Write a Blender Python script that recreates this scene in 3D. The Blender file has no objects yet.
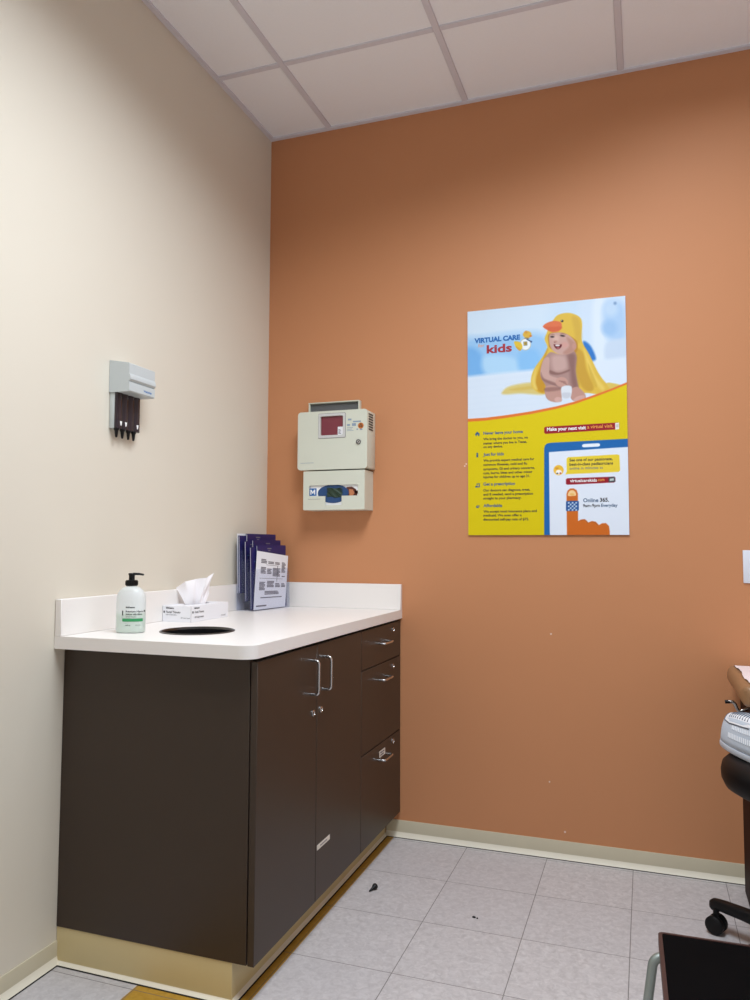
import bpy, bmesh, math, random
import numpy as np
from mathutils import Vector, Matrix
random.seed(4)
C = bpy.context.scene.collection
PI = math.pi

# ------------------------------------------------------------ camera (solved)
F = 761.376
PITCH, YAW, ROLL = .0635, .3411, .004
CAM = np.array([1.5668, -2.9916, 1.154])
fw = np.array([-math.sin(YAW)*math.cos(PITCH), math.cos(YAW)*math.cos(PITCH), math.sin(PITCH)])
_r = np.array([math.cos(YAW), math.sin(YAW), 0.]); _u = np.cross(_r, fw)
rt = math.cos(ROLL)*_r+math.sin(ROLL)*_u; up = -math.sin(ROLL)*_r+math.cos(ROLL)*_u
def at(q, ax, val):
    """point on the plane axis=val seen at photo pixel q (survey helper)"""
    d = fw+rt*(q[0]-375)/F-up*(q[1]-500)/F
    return CAM+d*(val-CAM[ax])/d[ax]

cd = bpy.data.cameras.new('camera'); co = bpy.data.objects.new('camera', cd); C.objects.link(co)
cd.sensor_fit = 'VERTICAL'; cd.sensor_height = 36; cd.lens = 36*F/1000; cd.clip_start = .02
co.matrix_world = Matrix(((rt[0], up[0], -fw[0], CAM[0]), (rt[1], up[1], -fw[1], CAM[1]), (rt[2], up[2], -fw[2], CAM[2]), (0, 0, 0, 1)))
bpy.context.scene.camera = co

# ------------------------------------------------------------ room measures
FT = .3048
H = 2.9934; TX = .8947; TY = -.3382; GX = .2889; GY = -.4776
RX, RY = 3.3, -4.3
CT = .9048; CDEP = .6248; CL = 1.2613; CTH = .0346; BS = .1033   # countertop
CX = .6188; SY = -1.2203; DSP = -.841; DRS = -.4556; ZB = .0998

# ------------------------------------------------------------ materials
def lin(c):
    c = np.asarray(c, float)/255
    return np.where(c <= .04045, c/12.92, ((c+.055)/1.055)**2.4)
def mat(name, rgb, rough=.5, metal=0., spec=.5, noise=0., nscale=40., bump=0., coat=0., emit=0.):
    m = bpy.data.materials.new(name); m.use_nodes = True
    nt = m.node_tree; b = nt.nodes['Principled BSDF']
    c = lin(rgb); b.inputs['Base Color'].default_value = (*c, 1)
    b.inputs['Roughness'].default_value = rough; b.inputs['Metallic'].default_value = metal
    b.inputs['Specular IOR Level'].default_value = spec
    b.inputs['Coat Weight'].default_value = coat
    if noise or bump:
        tc = nt.nodes.new('ShaderNodeTexCoord'); nz = nt.nodes.new('ShaderNodeTexNoise')
        nz.inputs['Scale'].default_value = nscale; nz.inputs['Detail'].default_value = 5
        nt.links.new(tc.outputs['Object'], nz.inputs['Vector'])
        if noise:
            mx = nt.nodes.new('ShaderNodeMix'); mx.data_type = 'RGBA'
            mx.inputs['A'].default_value = (*np.clip(c*(1-noise), 0, 1), 1); mx.inputs['B'].default_value = (*np.clip(c*(1+noise), 0, 1), 1)
            nt.links.new(nz.outputs['Fac'], mx.inputs['Factor']); nt.links.new(mx.outputs['Result'], b.inputs['Base Color'])
        if bump:
            bp = nt.nodes.new('ShaderNodeBump'); bp.inputs['Strength'].default_value = bump; bp.inputs['Distance'].default_value = .002
            nt.links.new(nz.outputs['Fac'], bp.inputs['Height']); nt.links.new(bp.outputs['Normal'], b.inputs['Normal'])
    return m
def clear(name, rgb, alpha, rough=.08):
    """clear plastic: mostly lets light through, some gloss"""
    m = bpy.data.materials.new(name); m.use_nodes = True; nt = m.node_tree
    b = nt.nodes['Principled BSDF']; b.inputs['Base Color'].default_value = (*lin(rgb), 1)
    b.inputs['Roughness'].default_value = rough
    tr = nt.nodes.new('ShaderNodeBsdfTransparent'); tr.inputs['Color'].default_value = (*lin((250, 251, 254)), 1)
    mx = nt.nodes.new('ShaderNodeMixShader'); mx.inputs[0].default_value = alpha
    nt.links.new(tr.outputs[0], mx.inputs[1]); nt.links.new(b.outputs[0], mx.inputs[2])
    nt.links.new(mx.outputs[0], nt.nodes['Material Output'].inputs['Surface'])
    return m

def mathn(nt, op, a, b=None, c=None):
    n = nt.nodes.new('ShaderNodeMath'); n.operation = op
    for i, x in enumerate((a, b, c)):
        if x is None: continue
        if isinstance(x, (int, float)): n.inputs[i].default_value = x
        else: nt.links.new(x, n.inputs[i])
    return n.outputs[0]
def mixc(nt, f, a, b):
    n = nt.nodes.new('ShaderNodeMix'); n.data_type = 'RGBA'
    for k, x in (('Factor', f), ('A', a), ('B', b)):
        if isinstance(x, (int, float)): n.inputs[k].default_value = x
        elif isinstance(x, (tuple, list, np.ndarray)): n.inputs[k].default_value = (*x, 1)
        else: nt.links.new(x, n.inputs[k])
    return n.outputs['Result']

def floor_mat():
    m = bpy.data.materials.new('vinyl_tiles'); m.use_nodes = True; nt = m.node_tree; b = nt.nodes['Principled BSDF']
    g = nt.nodes.new('ShaderNodeNewGeometry'); s = nt.nodes.new('ShaderNodeSeparateXYZ'); nt.links.new(g.outputs['Position'], s.inputs[0])
    tx = mathn(nt, 'DIVIDE', mathn(nt, 'SUBTRACT', s.outputs[0], TX-30*FT), FT)
    ty = mathn(nt, 'DIVIDE', mathn(nt, 'SUBTRACT', s.outputs[1], TY-30*FT), FT)
    ix, iy = mathn(nt, 'FLOOR', tx), mathn(nt, 'FLOOR', ty)
    def edge(t):
        f = mathn(nt, 'FRACT', t); d = mathn(nt, 'MINIMUM', f, mathn(nt, 'SUBTRACT', 1., f)); return d
    e = mathn(nt, 'MINIMUM', edge(tx), edge(ty))
    line = mathn(nt, 'LESS_THAN', e, .0042)
    cmb = nt.nodes.new('ShaderNodeCombineXYZ'); nt.links.new(ix, cmb.inputs[0]); nt.links.new(iy, cmb.inputs[1])
    wn = nt.nodes.new('ShaderNodeTexWhiteNoise'); nt.links.new(cmb.outputs[0], wn.inputs['Vector'])
    # mottling, turned differently in each tile
    off = nt.nodes.new('ShaderNodeVectorMath'); off.operation = 'MULTIPLY_ADD'
    nt.links.new(wn.outputs['Color'], off.inputs[0]); off.inputs[1].default_value = (7, 7, 7); nt.links.new(g.outputs['Position'], off.inputs[2])
    n1 = nt.nodes.new('ShaderNodeTexNoise'); n1.inputs['Scale'].default_value = 52; n1.inputs['Detail'].default_value = 6; n1.inputs['Roughness'].default_value = .62; n1.inputs['Distortion'].default_value = .8
    nt.links.new(off.outputs[0], n1.inputs['Vector'])
    n2 = nt.nodes.new('ShaderNodeTexNoise'); n2.inputs['Scale'].default_value = 110; n2.inputs['Detail'].default_value = 2
    nt.links.new(off.outputs[0], n2.inputs['Vector'])
    r1 = nt.nodes.new('ShaderNodeMapRange'); r1.inputs[1].default_value = .3; r1.inputs[2].default_value = .72; nt.links.new(n1.outputs['Fac'], r1.inputs[0])
    base = mixc(nt, r1.outputs[0], lin((178, 172, 171)), lin((206, 201, 200)))
    r2 = nt.nodes.new('ShaderNodeMapRange'); r2.inputs[1].default_value = .63; r2.inputs[2].default_value = .72; nt.links.new(n2.outputs['Fac'], r2.inputs[0])
    base = mixc(nt, mathn(nt, 'MULTIPLY', r2.outputs[0], .35), base, lin((222, 218, 214)))
    base = mixc(nt, mathn(nt, 'MULTIPLY', wn.outputs['Value'], .22), base, lin((178, 174, 176)))
    # the column of yellow tiles under the cabinets
    yel = mathn(nt, 'MULTIPLY', mathn(nt, 'GREATER_THAN', s.outputs[0], TX-2*FT-.004), mathn(nt, 'LESS_THAN', s.outputs[0], TX-FT+.006))
    ycol = mixc(nt, r1.outputs[0], lin((166, 124, 40)), lin((190, 148, 58)))
    base = mixc(nt, yel, base, ycol)
    base = mixc(nt, mathn(nt, 'MULTIPLY', line, .8), base, lin((104, 98, 96)))
    nt.links.new(base, b.inputs['Base Color'])
    b.inputs['Roughness'].default_value = .5; b.inputs['Specular IOR Level'].default_value = .25
    bp = nt.nodes.new('ShaderNodeBump'); bp.inputs['Strength'].default_value = .12; bp.inputs['Distance'].default_value = .001
    nt.links.new(n1.outputs['Fac'], bp.inputs['Height']); nt.links.new(bp.outputs['Normal'], b.inputs['Normal'])
    return m
def wall_mat(name, rgb, rough, chips=()):
    m = mat(name, rgb, rough, spec=.3, noise=.02, nscale=3., bump=0); nt = m.node_tree; b = nt.nodes['Principled BSDF']
    g = nt.nodes.new('ShaderNodeNewGeometry')
    nz = nt.nodes.new('ShaderNodeTexNoise'); nz.inputs['Scale'].default_value = 260; nz.inputs['Detail'].default_value = 3
    nt.links.new(g.outputs['Position'], nz.inputs['Vector'])
    bp = nt.nodes.new('ShaderNodeBump'); bp.inputs['Strength'].default_value = .12; bp.inputs['Distance'].default_value = .001
    nt.links.new(nz.outputs['Fac'], bp.inputs['Height']); nt.links.new(bp.outputs['Normal'], b.inputs['Normal'])
    col = b.inputs['Base Color'].links[0].from_socket
    for (p, r) in chips:      # little knocks in the paint
        d = nt.nodes.new('ShaderNodeVectorMath'); d.operation = 'DISTANCE'
        nt.links.new(g.outputs['Position'], d.inputs[0]); d.inputs[1].default_value = p
        col = mixc(nt, mathn(nt, 'LESS_THAN', d.outputs['Value'], r), col, lin((232, 205, 190)))
    nt.links.new(col, b.inputs['Base Color'])
    return m

M = {}
M['floor'] = floor_mat()
chips = [(tuple(at(q, 1, 0.)), r) for q, r in (((551, 634), .0034), ((549.5, 781.8), .003), ((565, 832), .0036), ((466.2, 464), .003), ((464.8, 466), .003))]
M['cream'] = wall_mat('cream_paint', (222, 214, 198), .55)
M['orange'] = wall_mat('terracotta_paint', (200, 138, 96), .55, chips)
M['offwhite'] = wall_mat('off_white_paint', (238, 238, 238), .6)
M['tile'] = mat('ceiling_tile', (247, 249, 254), .9, spec=.1, noise=.025, nscale=120, bump=.1)
M['tee'] = mat('ceiling_tee', (218, 216, 224), .6)
M['base'] = mat('rubber_base', (206, 196, 170), .45, noise=.04, nscale=12)
M['toeb'] = mat('yellowed_rubber_base', (208, 190, 142), .45, noise=.05, nscale=9)
M['caulk'] = mat('caulk', (236, 228, 208), .5)
M['dark'] = mat('dark_gap', (18, 14, 12), .9)
M['lam'] = mat('brown_laminate', (60, 48, 39), .42, spec=.4, noise=.05, nscale=6)
M['lamside'] = M['lam']
M['carc'] = mat('carcass_board', (70, 58, 50), .7)
M['top'] = mat('white_laminate', (240, 235, 230), .32, noise=.012, nscale=200)
M['chrome'] = mat('brushed_chrome', (205, 205, 205), .22, metal=1)
M['satin'] = mat('satin_grey_tube', (150, 158, 152), .45, metal=.6)
M['ringst'] = mat('dark_steel_ring', (96, 94, 92), .3, metal=1)
M['steel'] = mat('stainless_steel', (185, 182, 178), .25, metal=1)
M['paper'] = mat('paper', (236, 236, 240), .7)
M['paperw'] = mat('exam_paper', (240, 226, 226), .7, noise=.03, nscale=30)
M['ink'] = mat('print_black', (40, 38, 42), .6)
M['inkgrey'] = mat('print_grey', (120, 116, 122), .6)
M['navy'] = mat('navy_card', (34, 30, 92), .45, noise=.1, nscale=30)
M['blue'] = mat('print_blue', (38, 104, 174), .5, spec=.3)
M['iconblue'] = mat('print_icon_blue', (62, 96, 130), .5)
M['red'] = mat('print_red', (160, 30, 48), .5)
M['porange'] = mat('print_orange', (232, 150, 60), .5)
M['white'] = mat('print_white', (245, 245, 245), .5)
M['acry'] = clear('clear_acrylic', (160, 166, 186), .045)
M['beige'] = mat('beige_plastic', (212, 214, 198), .4, noise=.015, nscale=20)
M['greypl'] = mat('light_grey_plastic', (196, 202, 202), .38)
M['blackpl'] = mat('black_plastic', (14, 13, 15), .4, spec=.3)
M['smoke'] = mat('smoked_plastic', (48, 38, 44), .18, noise=.1, nscale=30)
M['maroon'] = mat('red_window', (122, 50, 62), .25, noise=.12, nscale=20)
M['greyin'] = mat('grey_metal', (92, 94, 96), .5)
M['bottle'] = clear('frosted_bottle', (242, 245, 244), .58, .3)
M['gel'] = mat('green_gel', (192, 228, 190), .35)
M['tissue'] = mat('tissue_paper', (250, 246, 248), .8)
M['green'] = mat('print_green', (52, 150, 92), .5)
M['dgreen'] = mat('print_dark_green', (48, 70, 44), .6)
M['skinp'] = mat('print_skin', (190, 120, 80), .6)
M['hairp'] = mat('print_brown', (90, 40, 25), .6)
M['tan'] = mat('tan_vinyl', (150, 112, 78), .4, noise=.06, nscale=25)
M['mahog'] = mat('dark_red_laminate', (36, 8, 8), .6, spec=.12, noise=.15, nscale=8)
M['rubber'] = mat('ribbed_black_rubber', (9, 8, 9), .85, spec=.05, noise=.35, nscale=14, bump=.1)
M['rim'] = mat('red_brown_edging', (66, 43, 39), .5)
M['seatv'] = mat('black_vinyl', (11, 9, 10), .5, spec=.22)
M['basepl'] = mat('black_base_plastic', (12, 11, 12), .5, spec=.25)
M['mesh'] = mat('grey_shoe_mesh', (196, 206, 218), .8, noise=.12, nscale=420, bump=.3)
M['shoew'] = mat('white_shoe_leather', (232, 234, 238), .5)
M['sole'] = mat('pale_sole', (188, 194, 202), .55)
M['shoed'] = mat('shoe_seam', (104, 110, 120), .7)
M['switch'] = mat('white_plate', (226, 230, 240), .35)
M['sticky'] = mat('label_sticker', (226, 218, 206), .6)
M['yelink'] = mat('print_yellow', (226, 190, 60), .6)

# ------------------------------------------------------------ mesh builder
class MB:
    def __init__(s): s.v = []; s.f = []; s.m = []; s.mi = 0
    def use(s, i): s.mi = i; return s
    def add(s, vs, fs):
        o = len(s.v); s.v += [tuple(map(float, p)) for p in vs]; s.f += [tuple(o+i for i in f) for f in fs]; s.m += [s.mi]*len(fs); return s
    def bm(s, b):
        b.verts.index_update(); s.add([v.co for v in b.verts], [[v.index for v in f.verts] for f in b.faces]); b.free(); return s
    def box(s, x0, x1, y0, y1, z0, z1, bev=0., seg=2, xf=None):
        b = bmesh.new(); bmesh.ops.create_cube(b, size=1)
        for v in b.verts: v.co = Vector(((x0+x1)/2+v.co.x*(x1-x0), (y0+y1)/2+v.co.y*(y1-y0), (z0+z1)/2+v.co.z*(z1-z0)))
        if bev: bmesh.ops.bevel(b, geom=b.edges[:], offset=bev, segments=seg, affect='EDGES', profile=.5)
        if xf:
            for v in b.verts: v.co = Vector(xf(*v.co))
        return s.bm(b)
    def quad(s, a, b, c, d): return s.add([a, b, c, d], [(0, 1, 2, 3)])
    def tube(s, pts, r, n=12, cap=True):
        pts = [Vector(p) for p in pts]; N = len(pts); rs = r if hasattr(r, '__len__') else [r]*N
        vs = []; fs = []; ref = None
        for i, p in enumerate(pts):
            t = (pts[min(i+1, N-1)]-pts[max(i-1, 0)]).normalized()
            if ref is None: ref = t.orthogonal().normalized()
            ref = (ref-t*ref.dot(t)).normalized(); w = t.cross(ref)
            for k in range(n):
                a = 2*PI*k/n; vs.append(p+(ref*math.cos(a)+w*math.sin(a))*rs[i])
        for i in range(N-1):
            for k in range(n): fs.append((i*n+k, i*n+(k+1) % n, (i+1)*n+(k+1) % n, (i+1)*n+k))
        if cap: fs += [tuple(range(n))[::-1], tuple((N-1)*n+k for k in range(n))]
        return s.add(vs, fs)
    def lathe(s, c, prof, n=40, sx=1., sy=1., close=False):
        vs = []; fs = []; N = len(prof)
        for (r, z) in prof:
            for k in range(n):
                a = 2*PI*k/n; vs.append((c[0]+r*sx*math.cos(a), c[1]+r*sy*math.sin(a), c[2]+z))
        for i in range(N-1):
            for k in range(n): fs.append((i*n+k, i*n+(k+1) % n, (i+1)*n+(k+1) % n, (i+1)*n+k))
        if close:
            for k in range(n): fs.append(((N-1)*n+k, (N-1)*n+(k+1) % n, (k+1) % n, k))
        else:
            fs += [tuple(range(n))[::-1], tuple((N-1)*n+k for k in range(n))]
        return s.add(vs, fs)
    def plate(s, outer, holes, fn, w0, w1):
        b = bmesh.new(); es = []
        for loop in [outer]+list(holes):
            vs = [b.verts.new((p[0], p[1], 0)) for p in loop]
            es += [b.edges.new((vs[i], vs[(i+1) % len(vs)])) for i in range(len(vs))]
        bmesh.ops.triangle_fill(b, use_beauty=True, use_dissolve=False, edges=es)
        b.verts.index_update(); V = [tuple(v.co) for v in b.verts]; T = [[v.index for v in f.verts] for f in b.faces]
        E = [(e.verts[0].index, e.verts[1].index) for e in b.edges if len(e.link_faces) == 1]; b.free()
        n = len(V); vs = [fn(p[0], p[1], w0) for p in V]+[fn(p[0], p[1], w1) for p in V]
        fs = [t[::-1] for t in T]+[[i+n for i in t] for t in T]+[(a, c, c+n, a+n) for a, c in E]
        return s.add(vs, fs)
    def text(s, body, fn, size=None, width=None, x0=0., y0=0., align='LEFT', bold=0., maxw=None):
        cu = bpy.data.curves.new('t', 'FONT'); cu.body = body; cu.size = 1.; cu.offset = bold; cu.fill_mode = 'FRONT'; cu.resolution_u = 3
        ob = bpy.data.objects.new('t', cu); C.objects.link(ob); bpy.context.view_layer.update()
        me = bpy.data.meshes.new_from_object(ob.evaluated_get(bpy.context.evaluated_depsgraph_get()))
        bpy.data.objects.remove(ob); bpy.data.curves.remove(cu)
        if not me.vertices: return s
        P = np.empty(len(me.vertices)*3); me.vertices.foreach_get('co', P); P = P.reshape(-1, 3)
        a, b_ = P[:, 0].min(), P[:, 0].max(); su = size or width/(b_-a); sx = su
        if width: sx = width/(b_-a)
        k = {'LEFT': a, 'CENTER': (a+b_)/2, 'RIGHT': b_}[align]
        vs = [fn(x0+(p[0]-k)*sx, y0+p[1]*su) for p in P]; fs = [tuple(q.vertices) for q in me.polygons]
        bpy.data.meshes.remove(me); return s.add(vs, fs)
    def build(s, name, mats, parent=None, angle=38, base=None, recalc=True):
        mats = mats if isinstance(mats, (list, tuple)) else [mats]
        o = Vector((0, 0, 0)); p = parent
        while p is not None: o = o+p.location; p = p.parent
        loc = Vector((0, 0, 0))
        if parent is None and base is not None: loc = Vector(base)
        me = bpy.data.meshes.new(name)
        me.from_pydata([tuple(Vector(v)-o-loc) for v in s.v], [], s.f)
        for m in mats: me.materials.append(m)
        me.polygons.foreach_set('material_index', s.m)
        if recalc:
            b = bmesh.new(); b.from_mesh(me); bmesh.ops.recalc_face_normals(b, faces=b.faces[:]); b.to_mesh(me); b.free()
        me.polygons.foreach_set('use_smooth', [True]*len(me.polygons)); me.set_sharp_from_angle(angle=math.radians(angle)); me.update()
        ob = bpy.data.objects.new(name, me); ob.location = loc; ob.parent = parent; C.objects.link(ob); return ob

def tag(o, label, cat, group=None):
    o['label'] = label; o['category'] = cat
    if group: o['group'] = group
    return o
def thing(name, loc, label, cat, group=None):
    o = bpy.data.objects.new(name, None); o.empty_display_size = .05; o.location = loc; C.objects.link(o); return tag(o, label, cat, group)
def struct(o): o['kind'] = 'structure'; return o
def rrect(x0, x1, y0, y1, r, n=6, corners=(1, 1, 1, 1)):
    out = []
    for (cx, cy, a, on) in ((x1-r, y1-r, 0, corners[0]), (x0+r, y1-r, 90, corners[1]), (x0+r, y0+r, 180, corners[2]), (x1-r, y0+r, 270, corners[3])):
        if on: out += [(cx+r*math.cos(math.radians(a+90*k/n)), cy+r*math.sin(math.radians(a+90*k/n))) for k in range(n+1)]
        else: out.append((x1 if a in (0, 270) else x0, y1 if a in (0, 90) else y0))
    return out
def circ(cx, cy, r, n=40): return [(cx+r*math.cos(2*PI*k/n), cy+r*math.sin(2*PI*k/n)) for k in range(n)]
XZ = lambda y: (lambda u, v, w=0.: (u, y-w, v))           # print plane facing the camera side of the far wall
def arc_path(pts, r, n=5):
    """polyline with rounded corners"""
    pts = [Vector(p) for p in pts]; out = [pts[0]]
    for i in range(1, len(pts)-1):
        a = (pts[i-1]-pts[i]); b = (pts[i+1]-pts[i]); q = min(r, a.length*.49, b.length*.49)
        p0 = pts[i]+a.normalized()*q; p1 = pts[i]+b.normalized()*q
        for k in range(n+1):
            t = k/n; out.append(p0*(1-t)**2+pts[i]*2*t*(1-t)+p1*t*t)
    out.append(pts[-1]); return out

# ============================================================ SETTING
struct(MB().box(-.1, RX+.1, RY-.1, .1, -.08, 0).build('floor', M['floor']))
struct(MB().box(-.1, 0, RY, 0, 0, H+.05).build('wall_left', M['cream']))
struct(MB().box(-.1, RX+.1, 0, .1, 0, H+.05).build('wall_far', M['orange']))
struct(MB().box(RX, RX+.1, RY, 0, 0, H+.05).build('wall_right', M['offwhite']))
struct(MB().box(-.1, RX+.1, RY-.1, RY, 0, H+.05).build('wall_near', M['offwhite']))
struct(MB().box(-.1, RX+.1, RY-.1, .1, H+.006, H+.06).build('ceiling', M['tile']))
g = MB(); hw = .0125
k = 0
xs = [GX+i*2*FT for i in range(-0, 6) if GX+i*2*FT < RX]; ys = [GY-i*2*FT for i in range(0, 8) if GY-i*2*FT > RY]
for x in xs: g.box(x-hw, x+hw, RY, 0, H, H+.03, .002, 1)
for y in ys:
    for a, b in zip([0]+xs, xs+[RX]):
        g.box(a+(hw if a else 0), b-(hw if b < RX else 0), y-hw, y+hw, H+.0005, H+.03, .002, 1)
g.box(0, .02, RY, 0, H-.002, H+.03); g.box(RX-.02, RX, RY, 0, H-.002, H+.03)
g.box(.02, RX-.02, -.02, 0, H-.002, H+.03); g.box(.02, RX-.02, RY, RY+.02, H-.002, H+.03)
struct(g.build('trim_1', M['tee']))
# rubber cove base: a coved strip with a light toe, dark joint at the floor
def cove(mb, p0, p1, nrm, h, toe=.020):
    p0, p1, nrm = Vector(p0), Vector(p1), Vector(nrm)
    prof = [(0, h), (.0035, h), (.0045, h-.004), (.0045, toe), (.007, toe*.5), (.013, .003), (.014, .0015), (0, .0015)]
    vs = [p0+nrm*a+Vector((0, 0, z)) for a, z in prof]+[p1+nrm*a+Vector((0, 0, z)) for a, z in prof]; n = len(prof)
    mb.use(0).add(vs, [(i, (i+1) % n, n+(i+1) % n, n+i) for i in range(n) if i not in (3, 4, 5)]+[tuple(range(n))[::-1], tuple(range(n, 2*n))])
    mb.use(1).add([vs[3], vs[4], vs[5], vs[6], vs[n+3], vs[n+4], vs[n+5], vs[n+6]], [(0, 1, 5, 4), (1, 2, 6, 5), (2, 3, 7, 6)])
    e = nrm*.0185; f = Vector((0, 0, .0016))
    mb.use(2).quad(p0+f*.6+nrm*.004, p1+f*.6+nrm*.004, p1+e+f*.6, p0+e+f*.6)
BB = .0614+.004
b = MB(); cove(b, (.56, 0, 0), (RX, 0, 0), (0, -1, 0), BB); struct(b.build('baseboard_far', [M['base'], M['caulk'], M['dark']], angle=50))
b = MB(); cove(b, (0, RY, 0), (0, SY+.004, 0), (1, 0, 0), BB-.004); struct(b.build('baseboard_left', [M['base'], M['caulk'], M['dark']], angle=50))
b = MB(); cove(b, (RX, RY, 0), (RX, 0, 0), (-1, 0, 0), BB); struct(b.build('baseboard_right', [M['base'], M['caulk'], M['dark']], angle=50))

# ============================================================ COUNTERTOP
TOPZ = CT-CTH
HC = (.297, -1.0, .108)                           # waste hole
top = thing('countertop', (.3, -.6, TOPZ), 'white laminate countertop on the brown cabinets, rounded front corner and round waste hole', 'countertop')
t = MB(); t.plate(rrect(.001, CDEP, -CL, -.001, .042, 8, (0, 0, 0, 1)), [circ(HC[0], HC[1], .1045, 56)], lambda u, v, w: (u, v, w), TOPZ, CT)
t.build('worktop', M['top'], top, 30)
t = MB(); t.box(.001, .0215, -CL, -.001, CT, CT+BS, .0015, 1); t.build('backsplash', M['top'], top)
t = MB(); t.box(.0215, CDEP, -.0215, -.001, CT, CT+BS, .0015, 1); t.build('backsplash', M['top'], top)
# waste hole ring
t = MB(); t.lathe((HC[0], HC[1], CT), [(.111, .0002), (.1108, .0016), (.108, .0030), (.1045, .0030), (.1035, .001), (.1035, -.012), (.1042, -.012), (.1042, .0002)], 64, close=True); rg = t.build('waste_ring', M['ringst'], top, 50)
t = MB(); t.lathe((HC[0], HC[1], CT), [(.1032, -.004), (.1032, -.22), (.101, -.22), (.101, -.004)], 64, close=True); t.lathe((HC[0], HC[1], CT), [(.1032, -.222), (.1032, -.2205)], 64)
t.build('sleeve', M['blackpl'], rg)

# ============================================================ CABINETS
ZT = TOPZ-.0015; GAP = .0016; DTH = .019; XF = CX-DTH       # door backs at XF
def pull(name, a, b, out, parent, r=.0042):
    """wire pull: two posts and a bar with rounded bends"""
    a, b = Vector(a), Vector(b); o = Vector((out, 0, 0))
    t = MB(); t.tube(arc_path([a, a+o, b+o, b], .013, 6), r, 10); return t.build(name, M['chrome'], parent, 60)
def lock(y, z, parent, x=CX):
    t = MB(); ax = lambda r, w: [(x+w, y+r*math.cos(2*PI*k/20), z+r*math.sin(2*PI*k/20)) for k in range(20)]
    rings = [(.0095, 0), (.0095, .003), (.0075, .0045), (.006, .0045), (.0055, .003)]
    vs = []; fs = []
    for r, w in rings: vs += ax(r, w)
    for i in range(len(rings)-1):
        for k in range(20): fs.append((i*20+k, i*20+(k+1) % 20, (i+1)*20+(k+1) % 20, (i+1)*20+k))
    fs.append(tuple((len(rings)-1)*20+k for k in range(20))); t.add(vs, fs)
    t.use(1).box(x+.0031, x+.0036, y-.001, y+.001, z-.004, z+.004)
    return t.build('lock', [M['chrome'], M['dark']], parent, 50)
cab = thing('base_cabinet', (.3, -.84, 0), 'brown laminate base cabinet with two doors and exposed end panel, under the waste hole', 'cabinet')
t = MB(); t.box(.001, XF-.003, SY, SY+.018, ZB, ZT, .0008, 1); t.build('side_panel', M['lamside'], cab)
t = MB(); t.box(.001, XF-.003, DRS-.018, DRS-.0008, ZB, ZT); t.box(.001, .019, SY+.018, DRS-.018, ZB, ZT); t.box(.019, XF-.003, SY+.018, DRS-.018, ZB, ZB+.018)
t.build('carcass', M['carc'], cab)
t = MB(); t.box(.001, .5512, SY+.006, DRS-.0008, .0, ZB-.0005); t.build('plinth', M['dark'], cab)
t = MB(); cove(t, (.5515, DRS-.0008, 0), (.5515, SY+.004, 0), (1, 0, 0), ZB-.001, .009); cove(t, (.002, SY+.006, 0), (.5562, SY+.006, 0), (0, -1, 0), ZB-.001, .009)
t.build('toe_kick', [M['toeb'], M['caulk'], M['dark']], cab, 50)
for (y0, y1, hy, ly) in ((SY+.0005, DSP-GAP, DSP-.047, DSP-.030), (DSP+GAP, DRS-GAP, DSP+.047, DSP+.028)):
    d = MB(); d.box(XF, CX, y0, y1, ZB-.001, ZT-.008, .0012, 1)
    if y1 > DSP:
        d.use(1).box(CX-.0003, CX+.0006, DSP+.010, DSP+.108, .2455, .2605)
        d.use(2)
        for i in range(9): d.box(CX+.0005, CX+.0009, DSP+.034+i*.0058, DSP+.0375+i*.0058, .2505, .2550)
    d = d.build('door', [M['lam'], M['sticky'], M['inkgrey']], cab)
    pull('handle', (CX-.001, hy, .7195), (CX-.001, hy, .8195), .028, d); lock(ly, .661, d)
    if y1 > DSP: d['label'] = 'door with a white label strip near its foot'
drw = thing('drawer_unit', (.3, -.23, 0), 'brown laminate three-drawer unit against the orange wall', 'drawers')
t = MB(); t.box(.001, XF-.003, DRS, DRS+.017, ZB, ZT); t.box(.001, XF-.003, -.018, -.001, ZB, ZT); t.box(.001, .019, DRS+.017, -.018, ZB, ZT); t.box(.019, XF-.003, DRS+.017, -.018, ZB, ZB+.018)
t.build('carcass', M['carc'], drw)
t = MB(); t.box(.001, .5512, DRS, -.001, 0, ZB-.0005); t.build('plinth', M['dark'], drw)
t = MB(); cove(t, (.5515, -.001, 0), (.5515, DRS, 0), (1, 0, 0), ZB-.001, .009); t.build('toe_kick', [M['toeb'], M['caulk'], M['dark']], drw, 50)
for (z0, z1, hz, lz) in ((.7216+GAP, ZT-.008, .800, .834), (.4266+GAP, .7216-GAP, .666, .6915), (ZB-.001, .4266-GAP, .374, .4015)):
    d = MB(); d.box(XF, CX, DRS+GAP, -.004, z0, z1, .0012, 1)
    if z0 < .2:
        a = at((378, 760), 0, CX); c = at((386, 749.5), 0, CX)
        d.use(1).box(CX-.0003, CX+.0008, -.262, -.196, .3755, .3985)
        d.use(2).box(CX+.0006, CX+.001, -.252, -.228, .389, .3945); d.box(CX+.0006, CX+.001, -.224, -.206, .389, .3945); d.box(CX+.0006, CX+.001, -.252, -.212, .380, .385)
    d = d.build('drawer', [M['lam'], M['sticky'], M['inkgrey']], drw)
    pull('handle', (CX-.001, -.283, hz), (CX-.001, -.187, hz), .031, d); lock(-.105, lz, d)
    if z0 < .2: d['label'] = 'bottom drawer with a white label above its handle'

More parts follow.
